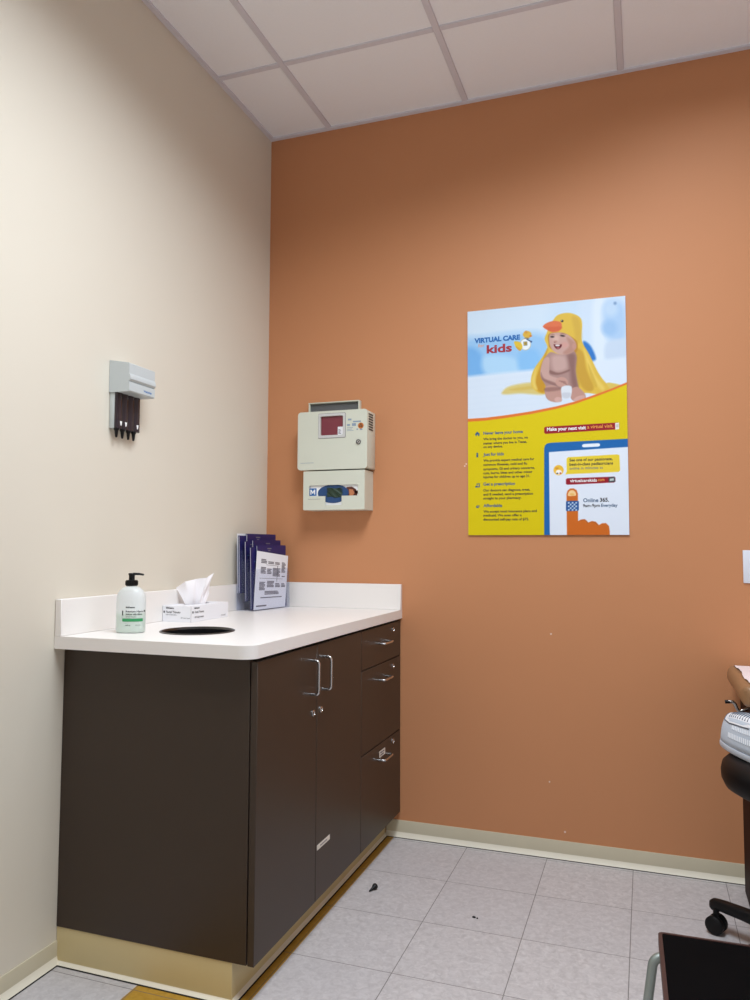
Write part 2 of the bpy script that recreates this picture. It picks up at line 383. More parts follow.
# ============================================================ HAND SANITIZER
bx, by = .137, -1.105
bt = thing('sanitizer_bottle', (bx, by, CT), 'clear pump bottle of pale green gel, on the left end of the countertop', 'bottle')
ang = math.radians(16)                             # label turned a little to the right
def oval(n=44):
    return [(math.copysign(abs(math.cos(2*PI*k/n))**.86, math.cos(2*PI*k/n)), math.copysign(abs(math.sin(2*PI*k/n))**.86, math.sin(2*PI*k/n))) for k in range(n)]
OV = oval()
def loft_oval(prof, mb, inset=0.):
    vs = []; fs = []; n = len(OV)
    for (w, d, z) in prof:
        for (a, b_) in OV:
            x, y = a*(w-inset), b_*(d-inset); vs.append((bx+x*math.cos(ang)-y*math.sin(ang), by+x*math.sin(ang)+y*math.cos(ang), CT+z))
    for i in range(len(prof)-1):
        for k in range(n): fs.append((i*n+k, i*n+(k+1) % n, (i+1)*n+(k+1) % n, (i+1)*n+k))
    fs += [tuple(range(n))[::-1], tuple((len(prof)-1)*n+k for k in range(n))]; mb.add(vs, fs)
BW, BD = .0425, .030
t = MB(); loft_oval([(BW-.004, BD-.004, .0005), (BW-.001, BD-.001, .003), (BW, BD, .008), (BW, BD, .092), (BW-.0006, BD-.0004, .104), (BW-.003, BD-.002, .114), (BW-.008, BD-.004, .1225), (BW-.016, BD-.008, .1295), (.019, .0175, .1335), (.0145, .0145, .1348), (.0145, .0145, .1365)], t)
def label_fn(u, v, off=.0006):
    x = u; k = max(0., 1-abs(x/BW)**(2/.86))**(.86/2); y = -(BD*k)-off
    return (bx+x*math.cos(ang)-y*math.sin(ang), by+x*math.sin(ang)+y*math.cos(ang), CT+v)
t.use(1).text('McKesson', label_fn, size=.0062, x0=-.004, y0=.0735, bold=.04)
t.text('Premium Hand', label_fn, size=.0078, x0=-.004, y0=.061, bold=.02); t.text('Sanitizer with Aloe', label_fn, size=.0078, width=.043, x0=-.004, y0=.053, bold=.02)
t.text('70% Ethyl Alcohol', label_fn, size=.004, x0=-.004, y0=.047); t.text('16 fl oz', label_fn, size=.005, x0=-.004, y0=.022, bold=.02); t.text('473 mL', label_fn, size=.004, x0=.024, y0=.0225)
def curved(mb, u0, u1, v0, v1, off=.0006, n=14):
    for i in range(n):
        a, b_ = u0+(u1-u0)*i/n, u0+(u1-u0)*(i+1)/n; mb.quad(label_fn(a, v0, off), label_fn(b_, v0, off), label_fn(b_, v1, off), label_fn(a, v1, off))
curved(t, -.015, -.0115, .052, .066)
t.use(2); curved(t, -.014, .0405, .0345, .0432)
t.build('bottle_body', [M['bottle'], M['ink'], M['green']], bt, 50)
t = MB(); loft_oval([(BW-.004, BD-.004, .0015), (BW, BD, .006), (BW, BD, .055)], t, .0016); t.build('gel', M['gel'], bt, 50)
t = MB(); t.lathe((bx, by, CT), [(.0165, .1365), (.0172, .138), (.0172, .150), (.0165, .153), (.008, .154), (.0078, .156)], 32)
for k in range(26):
    a = 2*PI*k/26; t.box(bx+.0171*math.cos(a)-.0008, bx+.0171*math.cos(a)+.0008, by+.0171*math.sin(a)-.0008, by+.0171*math.sin(a)+.0008, CT+.139, CT+.150)
t.build('collar', M['blackpl'], bt)
t = MB(); t.lathe((bx, by, CT), [(.0085, .1545), (.0085, .166), (.0092, .168), (.0105, .1715), (.0095, .1735), (.004, .174)], 24)
sp = Vector((math.cos(.45), math.sin(.45), 0)); p = Vector((bx, by, CT+.1712))
t.tube([p+sp*.003, p+sp*.012, p+sp*.022+Vector((0, 0, -.0002)), p+sp*.032+Vector((0, 0, -.002)), p+sp*.034+Vector((0, 0, -.0035))], [.004, .0038, .0034, .003, .0026], 12)
t.build('pump_head', M['blackpl'], bt)

# ============================================================ TISSUE BOX
X0, X1, Y0, Y1, Z0, Z1 = .0225, .134, -.785, -.545, CT+.0003, CT+.0525
tb = thing('tissue_box', ((X0+X1)/2, (Y0+Y1)/2, CT), 'low white tissue box with a tissue pulled out, on countertop by the left backsplash', 'tissue box')
t = MB(); slot = [((X0+X1)/2+.024*math.cos(a), (Y0+Y1)/2+.075*math.sin(a)) for a in [2*PI*k/40 for k in range(40)]]
t.box(X0, X1, Y0, Y0+.0012, Z0, Z1); t.box(X0, X1, Y1-.0012, Y1, Z0, Z1); t.box(X0, X0+.0012, Y0+.0012, Y1-.0012, Z0, Z1); t.box(X1-.0012, X1, Y0+.0012, Y1-.0012, Z0, Z1)
t.box(X0+.0012, X1-.0012, Y0+.0012, Y1-.0012, Z0, Z0+.0012)
t.plate([(X0, Y0), (X1, Y0), (X1, Y1), (X0, Y1)], [slot], lambda u, v, w: (u, v, w), Z1, Z1+.001)
fe = lambda u, v: (X0+u, Y0-.0005, Z0+v); fs_ = lambda u, v: (X1+.0005, Y0+u, Z0+v)
t.use(1).text('McKesson', fe, size=.0075, x0=.014, y0=.0435, bold=.04); t.text('Facial Tissues', fe, size=.0105, x0=.014, y0=.029, bold=.01); t.text('soft and absorbent', fe, size=.0055, x0=.014, y0=.0215)
t.box(X0+.004, X0+.0085, Y0-.0006, Y0-.0001, Z0+.029, Z0+.036); t.text('100 2-ply tissues', fe, size=.0055, x0=.108, y0=.012, align='RIGHT')
t.text('McKesson', fs_, size=.0075, x0=.02, y0=.0435, bold=.04); t.text('Facial Tissues', fs_, size=.0105, x0=.022, y0=.029, bold=.01); t.text('100 2-ply tissues', fs_, size=.0085, x0=.022, y0=.0125, bold=.01)
t.box(X1+.0001, X1+.0006, Y0+.008, Y0+.014, Z0+.029, Z0+.036); t.text('REF 16-6531', fs_, size=.006, x0=.222, y0=.007, align='RIGHT')
t.use(2).box(X0-.0003, X0+.0002, Y0-.0003, Y0+.0003, Z0, Z1); t.box(X1-.0003, X1+.0003, Y0-.0003, Y0+.0003, Z0, Z1)
t.build('carton', [M['paper'], M['ink'], M['inkgrey']], tb)
# the pulled tissue: two folded leaves fanning out of the slot
def leaf(mb, base, tops, depth, ph, nf, thick=.0):
    NS, NT = 30, 22; vs = []; fs = []
    bcx, bcy, bw = base
    for j in range(NT):
        tt = j/(NT-1)
        for i in range(NS):
            s_ = i/(NS-1)
            k = s_*(len(tops)-1); a = min(int(k), len(tops)-2); q = k-a; q = q*q*(3-2*q)
            T = Vector(tops[a])*(1-q)+Vector(tops[a+1])*q
            B = Vector((bcx+(s_-.5)*bw*.6, bcy+(s_-.5)*bw, Z1-.012))
            e = tt**.85; P = B*(1-e)+T*e
            w = math.sin(s_*PI*nf+ph)*depth*(.35+.65*tt)*(1-.5*tt)+math.sin(s_*PI*(nf*2.3)+ph*2+tt*3)*depth*.3*tt
            P += Vector((.78, -.62, 0))*w+Vector((0, 0, math.sin(tt*PI)*.006*math.sin(s_*5+ph)))
            vs.append(P)
    for j in range(NT-1):
        for i in range(NS-1): fs.append((j*NS+i, j*NS+i+1, (j+1)*NS+i+1, (j+1)*NS+i))
    mb.add(vs, fs)
cx, cy = (X0+X1)/2, (Y0+Y1)/2
TQ = lambda u, v, y: tuple(at((u, v), 1, y))
t = MB()
leaf(t, (cx, cy-.012, .05), [TQ(176, 588, -.70), TQ(184, 581.5, -.70), TQ(197, 579, -.68), TQ(208, 577.5, -.655), TQ(204, 590, -.64), TQ(199, 603, -.64)], .014, .3, 2.6)
leaf(t, (cx, cy+.012, .045), [TQ(196, 590, -.62), TQ(207, 577, -.63), TQ(214.5, 573, -.62), TQ(210.5, 582, -.60), TQ(209, 593, -.60), TQ(204, 601, -.60)], .010, 1.2, 2.2)
ob = t.build('tissue', M['tissue'], tb, 180, recalc=False)

# ============================================================ BROCHURE HOLDER + CONTENTS
hy0, hy1 = -.302, -.045
bh = thing('brochure_holder', (.07, -.16, CT), 'clear acrylic three-tier brochure holder in the counter corner', 'brochure holder')
t = MB(); T_ = .0025
FR = [(.0225, .288), (.049, .238), (.076, .205), (.106, .165)]         # back sheet, tier fronts (x at foot, height)
FL = [.068, .036, .004]                                                 # pocket floors, back to front
lean = lambda x, z: x-(z-CT)*.03+.0085
def sheet(x, z0, z1, mb):
    mb.box(x, x+T_, hy0, hy1, z0, z1, .0006, 1, xf=lambda a, b_, c: (lean(a, c), b_, c))
sheet(.0225, CT+.001, CT+.288, t)
for i in range(3):
    f = FR[i+1]; sheet(f[0]-T_, CT+(.001 if i == 2 else FL[i]), CT+f[1], t)
    t.box(FR[i][0]+T_, f[0]-T_, hy0, hy1, CT+FL[i]-.0025 if i < 2 else CT+.001, CT+FL[i] if i < 2 else CT+.0035, 0, 1, xf=lambda a, b_, c: (lean(a, c), b_, c))
t.build('tiers', M['acry'], bh)
for y in (hy0-T_, hy1):
    t = MB(); out = [(lean(.0225, CT), CT+.001), (lean(.106, CT), CT+.001), (lean(.106, CT+.165), CT+.150), (lean(.076, CT+.2), CT+.158), (lean(.076, CT+.21), CT+.192), (lean(.049, CT+.22), CT+.198), (lean(.049, CT+.23), CT+.226), (lean(.0225, CT+.27), CT+.268)]
    t.plate(out, [], lambda u, v, w: (u, w, v), y, y+T_); t.build('side_panel', M['acry'], bh)
def booklet(name, x, yc, w, h, z0, th, label, cat, group, cover, prints=None, twist=0., tilt=.03, pages=True):
    """folded card: dark cover, pale page block between its boards"""
    def xf(a, b_, c):
        dy, dz = b_-yc, c-z0
        y = yc+dy+dz*twist; z = z0+dz-dy*twist*.75*max(0, dz/h)
        return (x+a-(z-CT)*tilt+.0085, y, z)
    t = MB()
    if pages:
        t.box(0, .0012, yc-w/2, yc+w/2, z0, z0+h, xf=xf); t.box(th-.0012, th, yc-w/2, yc+w/2, z0, z0+h, xf=xf)
        t.box(.0012, th-.0012, yc+w/2-.002, yc+w/2, z0, z0+h, xf=xf)
        t.use(1).box(.0014, th-.0014, yc-w/2+.003, yc+w/2-.002, z0+.001, z0+h-.003, xf=xf)
    else: t.use(0).box(0, th, yc-w/2, yc+w/2, z0, z0+h, xf=xf)
    pf = lambda u, v: xf(th+.0004, yc-w/2+u, z0+v)
    if prints: prints(t, pf, w, h)
    return tag(t.build(name, [cover, M['paper'], M['white'], M['inkgrey'], M['iconblue']], base=(x, yc, z0)), label, cat, group)
def cover_marks(a, b_):
    def f(t, pf, w, h):
        t.use(3)
        for (u0, u1, v0, v1) in ((a, a+.03, h-.016, h-.012), (a+.006, a+.022, h-.024, h-.021), (b_, b_+.03, h-.044, h-.040)):
            t.quad(pf(u0, v0), pf(u1, v0), pf(u1, v1), pf(u0, v1))
        t.use(4)
        for (u0, u1, v0, v1) in ((a-.02, a+.06, h-.060, h-.055), (b_-.02, b_+.05, h-.072, h-.068)):
            t.quad(pf(u0, v0), pf(u1, v0), pf(u1, v1), pf(u0, v1))
    return f
GP = 'navy brochures in the acrylic holder'
bk = lambda tier: CT+FL[tier]+.0006
HB = []
HB.append(booklet('leaflet', .0262, -.200, .20, .238, bk(0), .002, 'plain white sheet standing at the very back of the acrylic holder', 'leaflet', None, M['paper'], None, pages=False))
HB.append(booklet('brochure', .0288, -.196, .205, .230, bk(0), .008, 'navy brochure in the rear tier, directly before the white back sheet', 'brochure', GP, M['navy'], cover_marks(.05, .12)))
HB.append(booklet('brochure', .0374, -.155, .205, .238, bk(0), .008, 'tallest navy brochure, at the front of the rear tier of the acrylic holder', 'brochure', GP, M['navy'], cover_marks(.06, .13)))
HB.append(booklet('brochure', .0525, -.182, .215, .240, bk(1), .0075, 'navy brochure at the back of the middle tier', 'brochure', GP, M['navy'], cover_marks(.03, .10)))
HB.append(booklet('brochure', .0610, -.150, .200, .245, bk(1), .0075, 'navy brochure at the front of the middle tier, standing further right', 'brochure', GP, M['navy'], cover_marks(.09, .02)))
HB.append(booklet('brochure', .0795, -.182, .220, .248, bk(2), .007, 'navy brochure at the back of the front tier', 'brochure', GP, M['navy'], cover_marks(.04, .11)))
HB.append(booklet('brochure', .0875, -.155, .208, .256, bk(2), .007, 'navy brochure right behind the white printed flyer', 'brochure', GP, M['navy'], cover_marks(.07, .13)))
def flyer_marks(t, pf, w, h):
    t.use(3)
    def q(u0, u1, v0, v1): t.quad(pf(u0*w, v0*h), pf(u1*w, v0*h), pf(u1*w, v1*h), pf(u0*w, v1*h))
    # blocks of small print
    for (u0, u1, v0, v1) in ((.14, .32, .80, .88), (.36, .54, .80, .85), (.58, .73, .80, .85), (.80, .93, .66, .86), (.14, .30, .62, .74), (.34, .48, .62, .72), (.52, .76, .58, .74), (.82, .92, .575, .60), (.12, .30, .33, .48), (.36, .58, .38, .50), (.62, .78, .38, .46), (.82, .95, .38, .46), (.30, .75, .25, .32), (.18, .86, .19, .215), (.06, .38, .045, .08)):
        n = max(1, int((v1-v0)*h/.0046))
        for k in range(n):
            a = v0+(v1-v0)*(k+.08)/n; b_ = v0+(v1-v0)*(k+.78)/n; q(u0, u1-(.03 if k % 3 == 2 else 0), a, b_)
    q(.66, .675, .48, .78); q(.30, .72, .775, .781); q(.12, .86, .535, .541)
fl = booklet('flyer', .0965, -.180, .228, .2230, bk(2)-.0006, .0012, 'white flyer of printed grey blocks at the front of the acrylic holder', 'flyer', None, M['paper'], flyer_marks, twist=.13, pages=False)
HB.append(fl)
def turn(o, piv, a):        # turn a finished object about a vertical axis
    l = o.matrix_basis.translation.copy(); p = o.parent
    while p is not None: l = l+p.location; p = p.parent
    o.data.transform(Matrix.Translation(-l) @ Matrix.Translation(piv) @ Matrix.Rotation(a, 4, 'Z') @ Matrix.Translation(-piv) @ Matrix.Translation(l))
for o in HB+list(bh.children): turn(o, Vector((.031, -.302, CT)), math.radians(-6.5))

# ============================================================ OTOSCOPE SPECULUM DISPENSER (left wall)
dx = .076; y0, y1 = -1.0600, -.930; z0, z1 = 1.636, 1.7345
ds = thing('speculum_dispenser', (0, (y0+y1)/2, 1.53), 'grey and smoked-plastic speculum dispenser mounted on the cream wall', 'dispenser')
t = MB()
prof = [(.001, z0), (dx-.003, z0-.001), (dx, z0+.002), (dx, 1.664), (dx-.004, 1.6665), (dx, 1.669), (dx+.0035, 1.674), (dx+.0035, 1.681), (dx+.001, 1.688), (dx-.001, 1.691), (dx-.001, z1-.0125), (dx-.004, z1-.010), (.001, z1+.003)]
n = len(prof); vs = [(x, y0, z) for x, z in prof]+[(x, y1, z) for x, z in prof]
t.add(vs, [(i, (i+1) % n, n+(i+1) % n, n+i) for i in range(n)]+[tuple(range(n))[::-1], tuple(range(n, 2*n))])
t.use(1).text('WelchAllyn', lambda u, v: (dx+.0002, y1-.058+u, 1.6455+v), size=.0088, x0=0, y0=0, bold=.03)
t.build('cover', [M['greypl'], M['blue']], ds, 30)
by0, by1 = -1.056, -.938
t = MB(); t.box(.001, .020, by0, by1, 1.524, z0+.004, .002, 2); t.build('back_plate', M['greypl'], ds)
t = MB(); bxs = .030
cols = 4; cw = (by1-by0)/cols
t.box(.020, bxs-.003, by0, by1, 1.5235, z0+.002, .0015, 2)
for k in range(cols):      # four half-round magazine columns
    yc = by0+cw*(k+.5); ring = [(bxs-.0045+.0055*math.sin(a), yc-cw*.47*math.cos(a)) for a in [PI*i/10 for i in range(11)]]
    vs = [(x, y, 1.524) for x, y in ring]+[(x, y, z0) for x, y in ring]; m = 11
    t.add(vs, [(i, i+1, m+i+1, m+i) for i in range(m-1)]+[(m-1, 0, m, 2*m-1), tuple(range(m))[::-1], tuple(range(m, 2*m))])
t.use(1)
for yc in (-1.037, -1.013, -.955):
    xx = bxs+.0012
    t.add([(xx, yc-.0055, 1.547), (xx, yc+.0055, 1.547), (xx, yc+.0022, 1.5335), (xx, yc-.0022, 1.5335)], [(0, 1, 2, 3)])
t.build('magazine', [M['smoke'], M['white']], ds, 30)
nm = ('leftmost', 'second from left', 'third from left', 'rightmost')
for k in range(cols):
    yc = (-1.046, -1.0175, -.988, -.962)[k]; t = MB()
    t.lathe((.0215, yc, 1.5), [(.0082, .026), (.0082, .020), (.0058, .0165), (.0050, .008), (.0034, -.003), (.0026, -.0045)], 18)
    tag(t.build('speculum', M['blackpl'], base=(.0215, yc, 1.5)), 'black speculum tip poking out under the wall dispenser, %s of four' % nm[k], 'speculum', 'specula in the wall dispenser')

# ============================================================ SHARPS CABINET (far wall)
fy = -.103
A = lambda u, v: at((u, v), 1, fy)
sx0, sx1, sz0, sz1 = .1955, .507, 1.4790, 1.7235
sc = thing('sharps_cabinet', ((sx0+sx1)/2, 0, 1.31), 'beige wall-mounted sharps container cabinet with red window and glove compartment, on the orange wall', 'sharps cabinet')
t = MB(); t.box(sx0+.002, sx1-.001, fy+.012, -.001, sz0+.003, sz1-.004, .004, 2)
t.build('housing', M['beige'], sc)
# front door, window opening cut through it
w0, w1 = A(318.6, 440)[0], A(345.2, 440)[0]; wz0, wz1 = A(332, 438)[2]+.001, A(332, 413.5)[2]
iw0, iw1, iz0, iz1 = w0+.0085, w1-.0095, wz0+.011, wz1-.010
t = MB(); t.plate(rrect(sx0, sx1, sz0, sz1, .014, 6), [rrect(iw0, iw1, iz0, iz1, .006, 4)], lambda u, v, w: (u, w, v), fy+.0125, fy)
# moulded frame round the window
t.use(4).plate(rrect(w0-.0016, w1+.0016, wz0-.0016, wz1+.0016, .005, 3), [rrect(w0, w1, wz0, wz1, .004, 3)], lambda u, v, w: (u, w, v), fy+.0003, fy-.0006)
t.use(5).plate(rrect(w0, w1, wz0, wz1, .004, 3), [rrect(iw0, iw1, iz0, iz1, .006, 4)], lambda u, v, w: (u, w, v), fy, fy-.0025)
p0 = XZ(fy-.0004)
t.use(2)
for (u0, u1, v0, v1) in ((348, 351.5, 418.5, 420.5), (353, 361, 420.5, 422.3), (352, 356, 423, 426), (347, 350, 424, 426), (347, 353, 427.2, 428), (347, 352, 428.8, 429.6), (347, 353.5, 430.2, 431), (356.5, 358, 428.5, 430), (360, 362.5, 428.6, 430)):
    a = A(u0, v1); b_ = A(u1, v0); t.quad(p0(a[0], a[2]), p0(b_[0], a[2]), p0(b_[0], b_[2]), p0(a[0], b_[2]))
c_ = A(360.8, 425.6)
t.use(3).plate(circ(c_[0], c_[2], .0125, 28), [], lambda u, v, w: (u, w, v), fy+.0005, fy-.0006)
t.use(1)
for k in range(3):         # trefoil mark on the orange disc
    a = math.radians(90+120*k); t.plate(circ(c_[0]+.0052*math.cos(a), c_[2]+.0052*math.sin(a), .0038, 14), [circ(c_[0]+.0058*math.cos(a), c_[2]+.0058*math.sin(a), .0018, 10)], lambda u, v, w: (u, w, v), fy-.0005, fy-.0009)
t.use(2); a = A(300.5, 463.5); t.quad(p0(a[0], a[2]), p0(a[0]+.06, a[2]), p0(a[0]+.06, a[2]+.0016), p0(a[0], a[2]+.0016))
t.build('front_door', [M['beige'], M['ink'], mat('print_pale_blue', (140, 158, 176), .6), mat('sticker_orange', (196, 112, 40), .5), M['inkgrey'], mat('pale_grey_frame', (204, 203, 200), .4)], sc, 30)
t = MB(); t.box(iw0-.004, iw1+.004, fy+.0065, fy+.009, iz0-.004, iz1+.004)
a = A(337.2, 434.3); b_ = A(342, 426.3); pz = XZ(fy+.0060)
t.use(1).box(a[0], iw1+.001, fy+.0055, fy+.0068, iz0-.001, b_[2])
t.use(2)
for k in range(4): t.box(a[0]+.003, a[0]+.015-.003*(k % 2), fy+.0052, fy+.0056, iz0+.005+k*.0052, iz0+.0078+k*.0052)
t.build('window', [M['maroon'], M['paper'], M['inkgrey']], sc); 
lk = A(358.6, 441.8); t = MB()
t.plate(circ(lk[0], lk[2], .010, 24), [circ(lk[0], lk[2], .0075, 24)], lambda u, v, w: (u, w, v), fy+.0002, fy-.004)
t.use(1).plate(circ(lk[0], lk[2], .0074, 20), [], lambda u, v, w: (u, w, v), fy+.0002, fy-.0025)
t.use(0).box(-.0012, .0012, fy-.0036, fy-.002, -.006, .006, xf=lambda x, y, z: (lk[0]+x*.8+z*.6, y, lk[2]+z*.8-x*.6))
t.build('lock', [M['ink'], M['chrome']], sc)
# side vents: five dark louvres on the right flank
t = MB()
for k in range(7): t.box(sx1-.0012, sx1+.0002, -.085, -.035, 1.640+k*.0105, 1.6455+k*.0105)
t.build('vent', M['ink'], sc)
# open hood above: back plate, posts, lip
hx0, hx1 = .2075, .442; t = MB()
t.box(hx0, hx1, -.008, -.001, sz1-.03, 1.778); t.box(hx0, hx0+.006, -.024, -.008, sz1-.006, 1.776, .001, 1); t.box(hx1-.006, hx1, -.024, -.008, sz1-.006, 1.776, .001, 1); t.box(hx0, hx1, -.026, -.008, 1.7735, 1.778, .001, 1)
t.use(1).box(hx0+.006, hx1-.006, -.012, -.008, sz1-.006, 1.7735)
t.build('hood', [M['beige'], M['greyin']], sc)
# glove compartment under it, front with a T-shaped opening
gx0, gx1, gz0, gz1 = .2235, .4965, 1.3120, 1.4735; gy = -.103
t = MB(); t.box(gx0, gx0+.003, gy+.003, -.001, gz0, gz1); t.box(gx1-.003, gx1, gy+.003, -.001, gz0, gz1); t.box(gx0+.003, gx1-.003, gy+.003, -.001, gz0, gz0+.003); t.box(gx0+.003, gx1-.003, -.004, -.001, gz0+.003, gz1); t.box(gx0+.003, gx1-.003, gy+.003, -.004, gz1-.003, gz1)
oL, oR = A(309.2, 490)[0], A(357.9, 490)[0]; oT = A(333, 484.9)[2]; oB = A(333, 495.9)[2]; sL, sR = A(325.2, 500)[0], A(341.6, 500)[0]; sB = A(333, 505)[2]
hole = [(oL, oB), (sL, oB), (sL, sB), (sR, sB), (sR, oB), (oR, oB)]+[(oR-.006+.006*math.cos(a), oT-.006+.006*math.sin(a)) for a in (0, PI/4, PI/2)]+[(oL+.006-.006*math.sin(a), oT-.006+.006*math.cos(a)) for a in (0, PI/4, PI/2)]
t.plate(rrect(gx0, gx1, gz0, gz1, .004, 3), [hole], lambda u, v, w: (u, w, v), gy+.003, gy)
t.use(1); a = A(308, 499.5); pq = XZ(gy-.0003); t.quad(pq(a[0], a[2]), pq(a[0]+.055, a[2]), pq(a[0]+.055, a[2]+.0013), pq(a[0], a[2]+.0013))
t.build('glove_compartment', [M['beige'], M['inkgrey']], sc)
# glove box inside
gb = thing('glove_box', ((gx0+gx1)/2, -.05, gz0+.003), 'printed box of exam gloves seen through the opening under the sharps cabinet', 'glove box')
t = MB(); t.box(gx0+.006, gx1-.006, gy+.008, -.008, gz0+.0035, gz1-.008)
G = lambda u, v: at((u, v), 1, gy+.0078)
q = XZ(gy+.0076)
def gq(u0, v0, u1, v1, off=0.):
    a = G(u0, v1); b_ = G(u1, v0); f = XZ(gy+.0076-off); t.quad(f(a[0], a[2]), f(b_[0], a[2]), f(b_[0], b_[2]), f(a[0], b_[2]))
t.use(1); gq(309, 488.3, 316.6, 495.9)
a = G(310.4, 494.7); b_ = G(315.3, 489.6); mw, mh = b_[0]-a[0], b_[2]-a[2]
t.use(0).plate([(a[0]+u*mw, a[2]+v*mh) for u, v in ((0, 0), (0, 1), (.24, 1), (.5, .48), (.76, 1), (1, 1), (1, 0), (.78, 0), (.78, .60), (.57, .20), (.43, .20), (.22, .60), (.22, 0))], [], lambda u, v, w: (u, w, v), gy+.0075, gy+.0070)
# face print at the right end
for (mi, pts) in ((2, [(346.5, 487), (352, 486.6), (356, 489), (357.5, 493), (357, 496.5), (347, 496.5)]), (3, [(349, 489), (353, 489.5), (354.5, 493), (352.5, 496.3), (349.5, 495.5)]), (2, [(355, 490.5), (358, 490.5), (358, 493.5), (355, 493.5)])):
    t.use(mi); f = XZ(gy+.0072-.0002*mi); t.add([f(G(*p_)[0], G(*p_)[2]) for p_ in pts], [tuple(range(len(pts)))])
t.build('carton', [M['white'], M['blue'], M['hairp'], M['skinp']], gb)
c_ = G(333.3, 491.8); t = MB()
ell = lambda rx, rz, dz=0: [(c_[0]+rx*math.cos(2*PI*k/40), c_[2]+dz+rz*math.sin(2*PI*k/40)*(1 if math.sin(2*PI*k/40) > 0 else 1.25)) for k in range(40)]
t.plate(ell(.069, .034, -.004), [], lambda u, v, w: (u, w, v), gy+.0079, gy+.0062); t.build('opening_print', mat('glove_print_blue', (34, 72, 120), .5), gb)
gl = MB()   # crumpled gloves showing in the oval
for j in range(9):
    yy = [(c_[0]-.028+.070*i/14, gy+.0058-.0016*math.sin(i*1.1+j), c_[2]-.020+.0042*j+.0022*math.sin(i*.5+j*.9)) for i in range(15)]
    gl.tube(yy, [.001+.0030*math.sin(PI*i/14)**.6*(1-.5*abs(j-4)/5) for i in range(15)], 8)
tag(gl.build('gloves', mat('glove_green', (40, 62, 44), .5), base=tuple(c_)), 'dark green gloves bunched in the oval mouth of the glove box', 'gloves')

# ============================================================ LIGHT SWITCH
t = thing('light_switch', (1.926, 0, 1.0365), 'white light switch plate on the orange wall at the right edge', 'light switch')
p = MB(); p.box(1.8912, 1.9612, -.0055, -.001, 1.0365, 1.153, .002, 2)
p.use(1).box(1.9245, 1.928, -.0062, -.005, 1.068, 1.071); p.box(1.9245, 1.928, -.0062, -.005, 1.118, 1.121); p.build('plate', [M['switch'], M['chrome']], t)
p = MB(); p.box(1.9205, 1.9319, -.0075, -.005, 1.083, 1.106, .001, 1); p.box(1.9225, 1.9299, -.017, -.006, 1.095, 1.103, .0015, 2); p.build('toggle', M['switch'], t)

# ============================================================ POSTER
PY = -.0075; FRONT = PY
tl, tr_, bl, br = (at(q, 1, PY) for q in ((467.7, 312.4), (625.3, 295.1), (468.2, 535), (629.3, 535)))
px0, px1 = (tl[0]+bl[0])/2, (tr_[0]+br[0])/2; pz0, pz1 = (bl[2]+br[2])/2, (tl[2]+tr_[2])/2
NX, NZ = 330, 490
gx = np.linspace(px0, px1, NX); gz = np.linspace(pz0, pz1, NZ); GXX, GZZ = np.meshgrid(gx, gz)
W_ = np.stack([GXX-CAM[0], np.full_like(GXX, PY-CAM[1]), GZZ-CAM[2]], -1); dep = W_@fw
PU = 375+F*(W_@rt)/dep; PV = 500-F*(W_@up)/dep                # survey pixel of every print point
IMG = np.zeros((NZ, NX, 3))
def smooth_loop(pts, n=6):
    P = np.array(pts, float); N = len(P); out = []
    for i in range(N):
        a, b_, c, d = P[i-1], P[i], P[(i+1) % N], P[(i+2) % N]
        for k in range(n):
            s_ = k/n; out.append(.5*((2*b_)+(-a+c)*s_+(2*a-5*b_+4*c-d)*s_**2+(-a+3*b_-3*c+d)*s_**3))
    return np.array(out)
def sdist(P):
    best = np.full(PU.shape, 1e9); ins = np.zeros(PU.shape, bool); N = len(P)
    for i in range(N):
        a, b_ = P[i], P[(i+1) % N]; ex, ey = b_-a; wx, wy = PU-a[0], PV-a[1]
        h = np.clip((wx*ex+wy*ey)/(ex*ex+ey*ey+1e-12), 0, 1); best = np.minimum(best, (wx-h*ex)**2+(wy-h*ey)**2)
        ins ^= ((a[1] > PV) != (b_[1] > PV)) & (PU < (b_[0]-a[0])*(PV-a[1])/((b_[1]-a[1]) or 1e-9)+a[0])
    d = np.sqrt(best); return np.where(ins, -d, d)
def blend(d, col, soft, alpha):
    global IMG
    a = np.clip(.5-d/(2*soft), 0, 1)[..., None]*alpha; col = col(PU, PV) if callable(col) else np.array(col, float); IMG = IMG*(1-a)+col*a
def cr(c, p): return (c[0]+p[0]*c[2], c[1]+p[1]*c[2])
A_, B_, C_, L_ = (455, 285, .25333), (455, 405, .25333), (525, 305, .14667), (460, 300, .12)
def poly(c, pts, col, soft=.35, alpha=1., sm=True):
    P = [cr(c, p) for p in pts]; blend(sdist(smooth_loop(P) if sm else np.array(P, float)), col, soft, alpha)
def ellp(c, x, y, rx, ry, col, soft=.35, alpha=1., rot=0.):
    cx_, cy_ = cr(c, (x, y)); rx *= c[2]; ry *= c[2]; ca, sa = math.cos(rot), math.sin(rot)
    u = (PU-cx_)*ca+(PV-cy_)*sa; v = -(PU-cx_)*sa+(PV-cy_)*ca; d = (np.sqrt((u/rx)**2+(v/ry)**2)-1)*min(rx, ry); blend(d, col, soft, alpha)
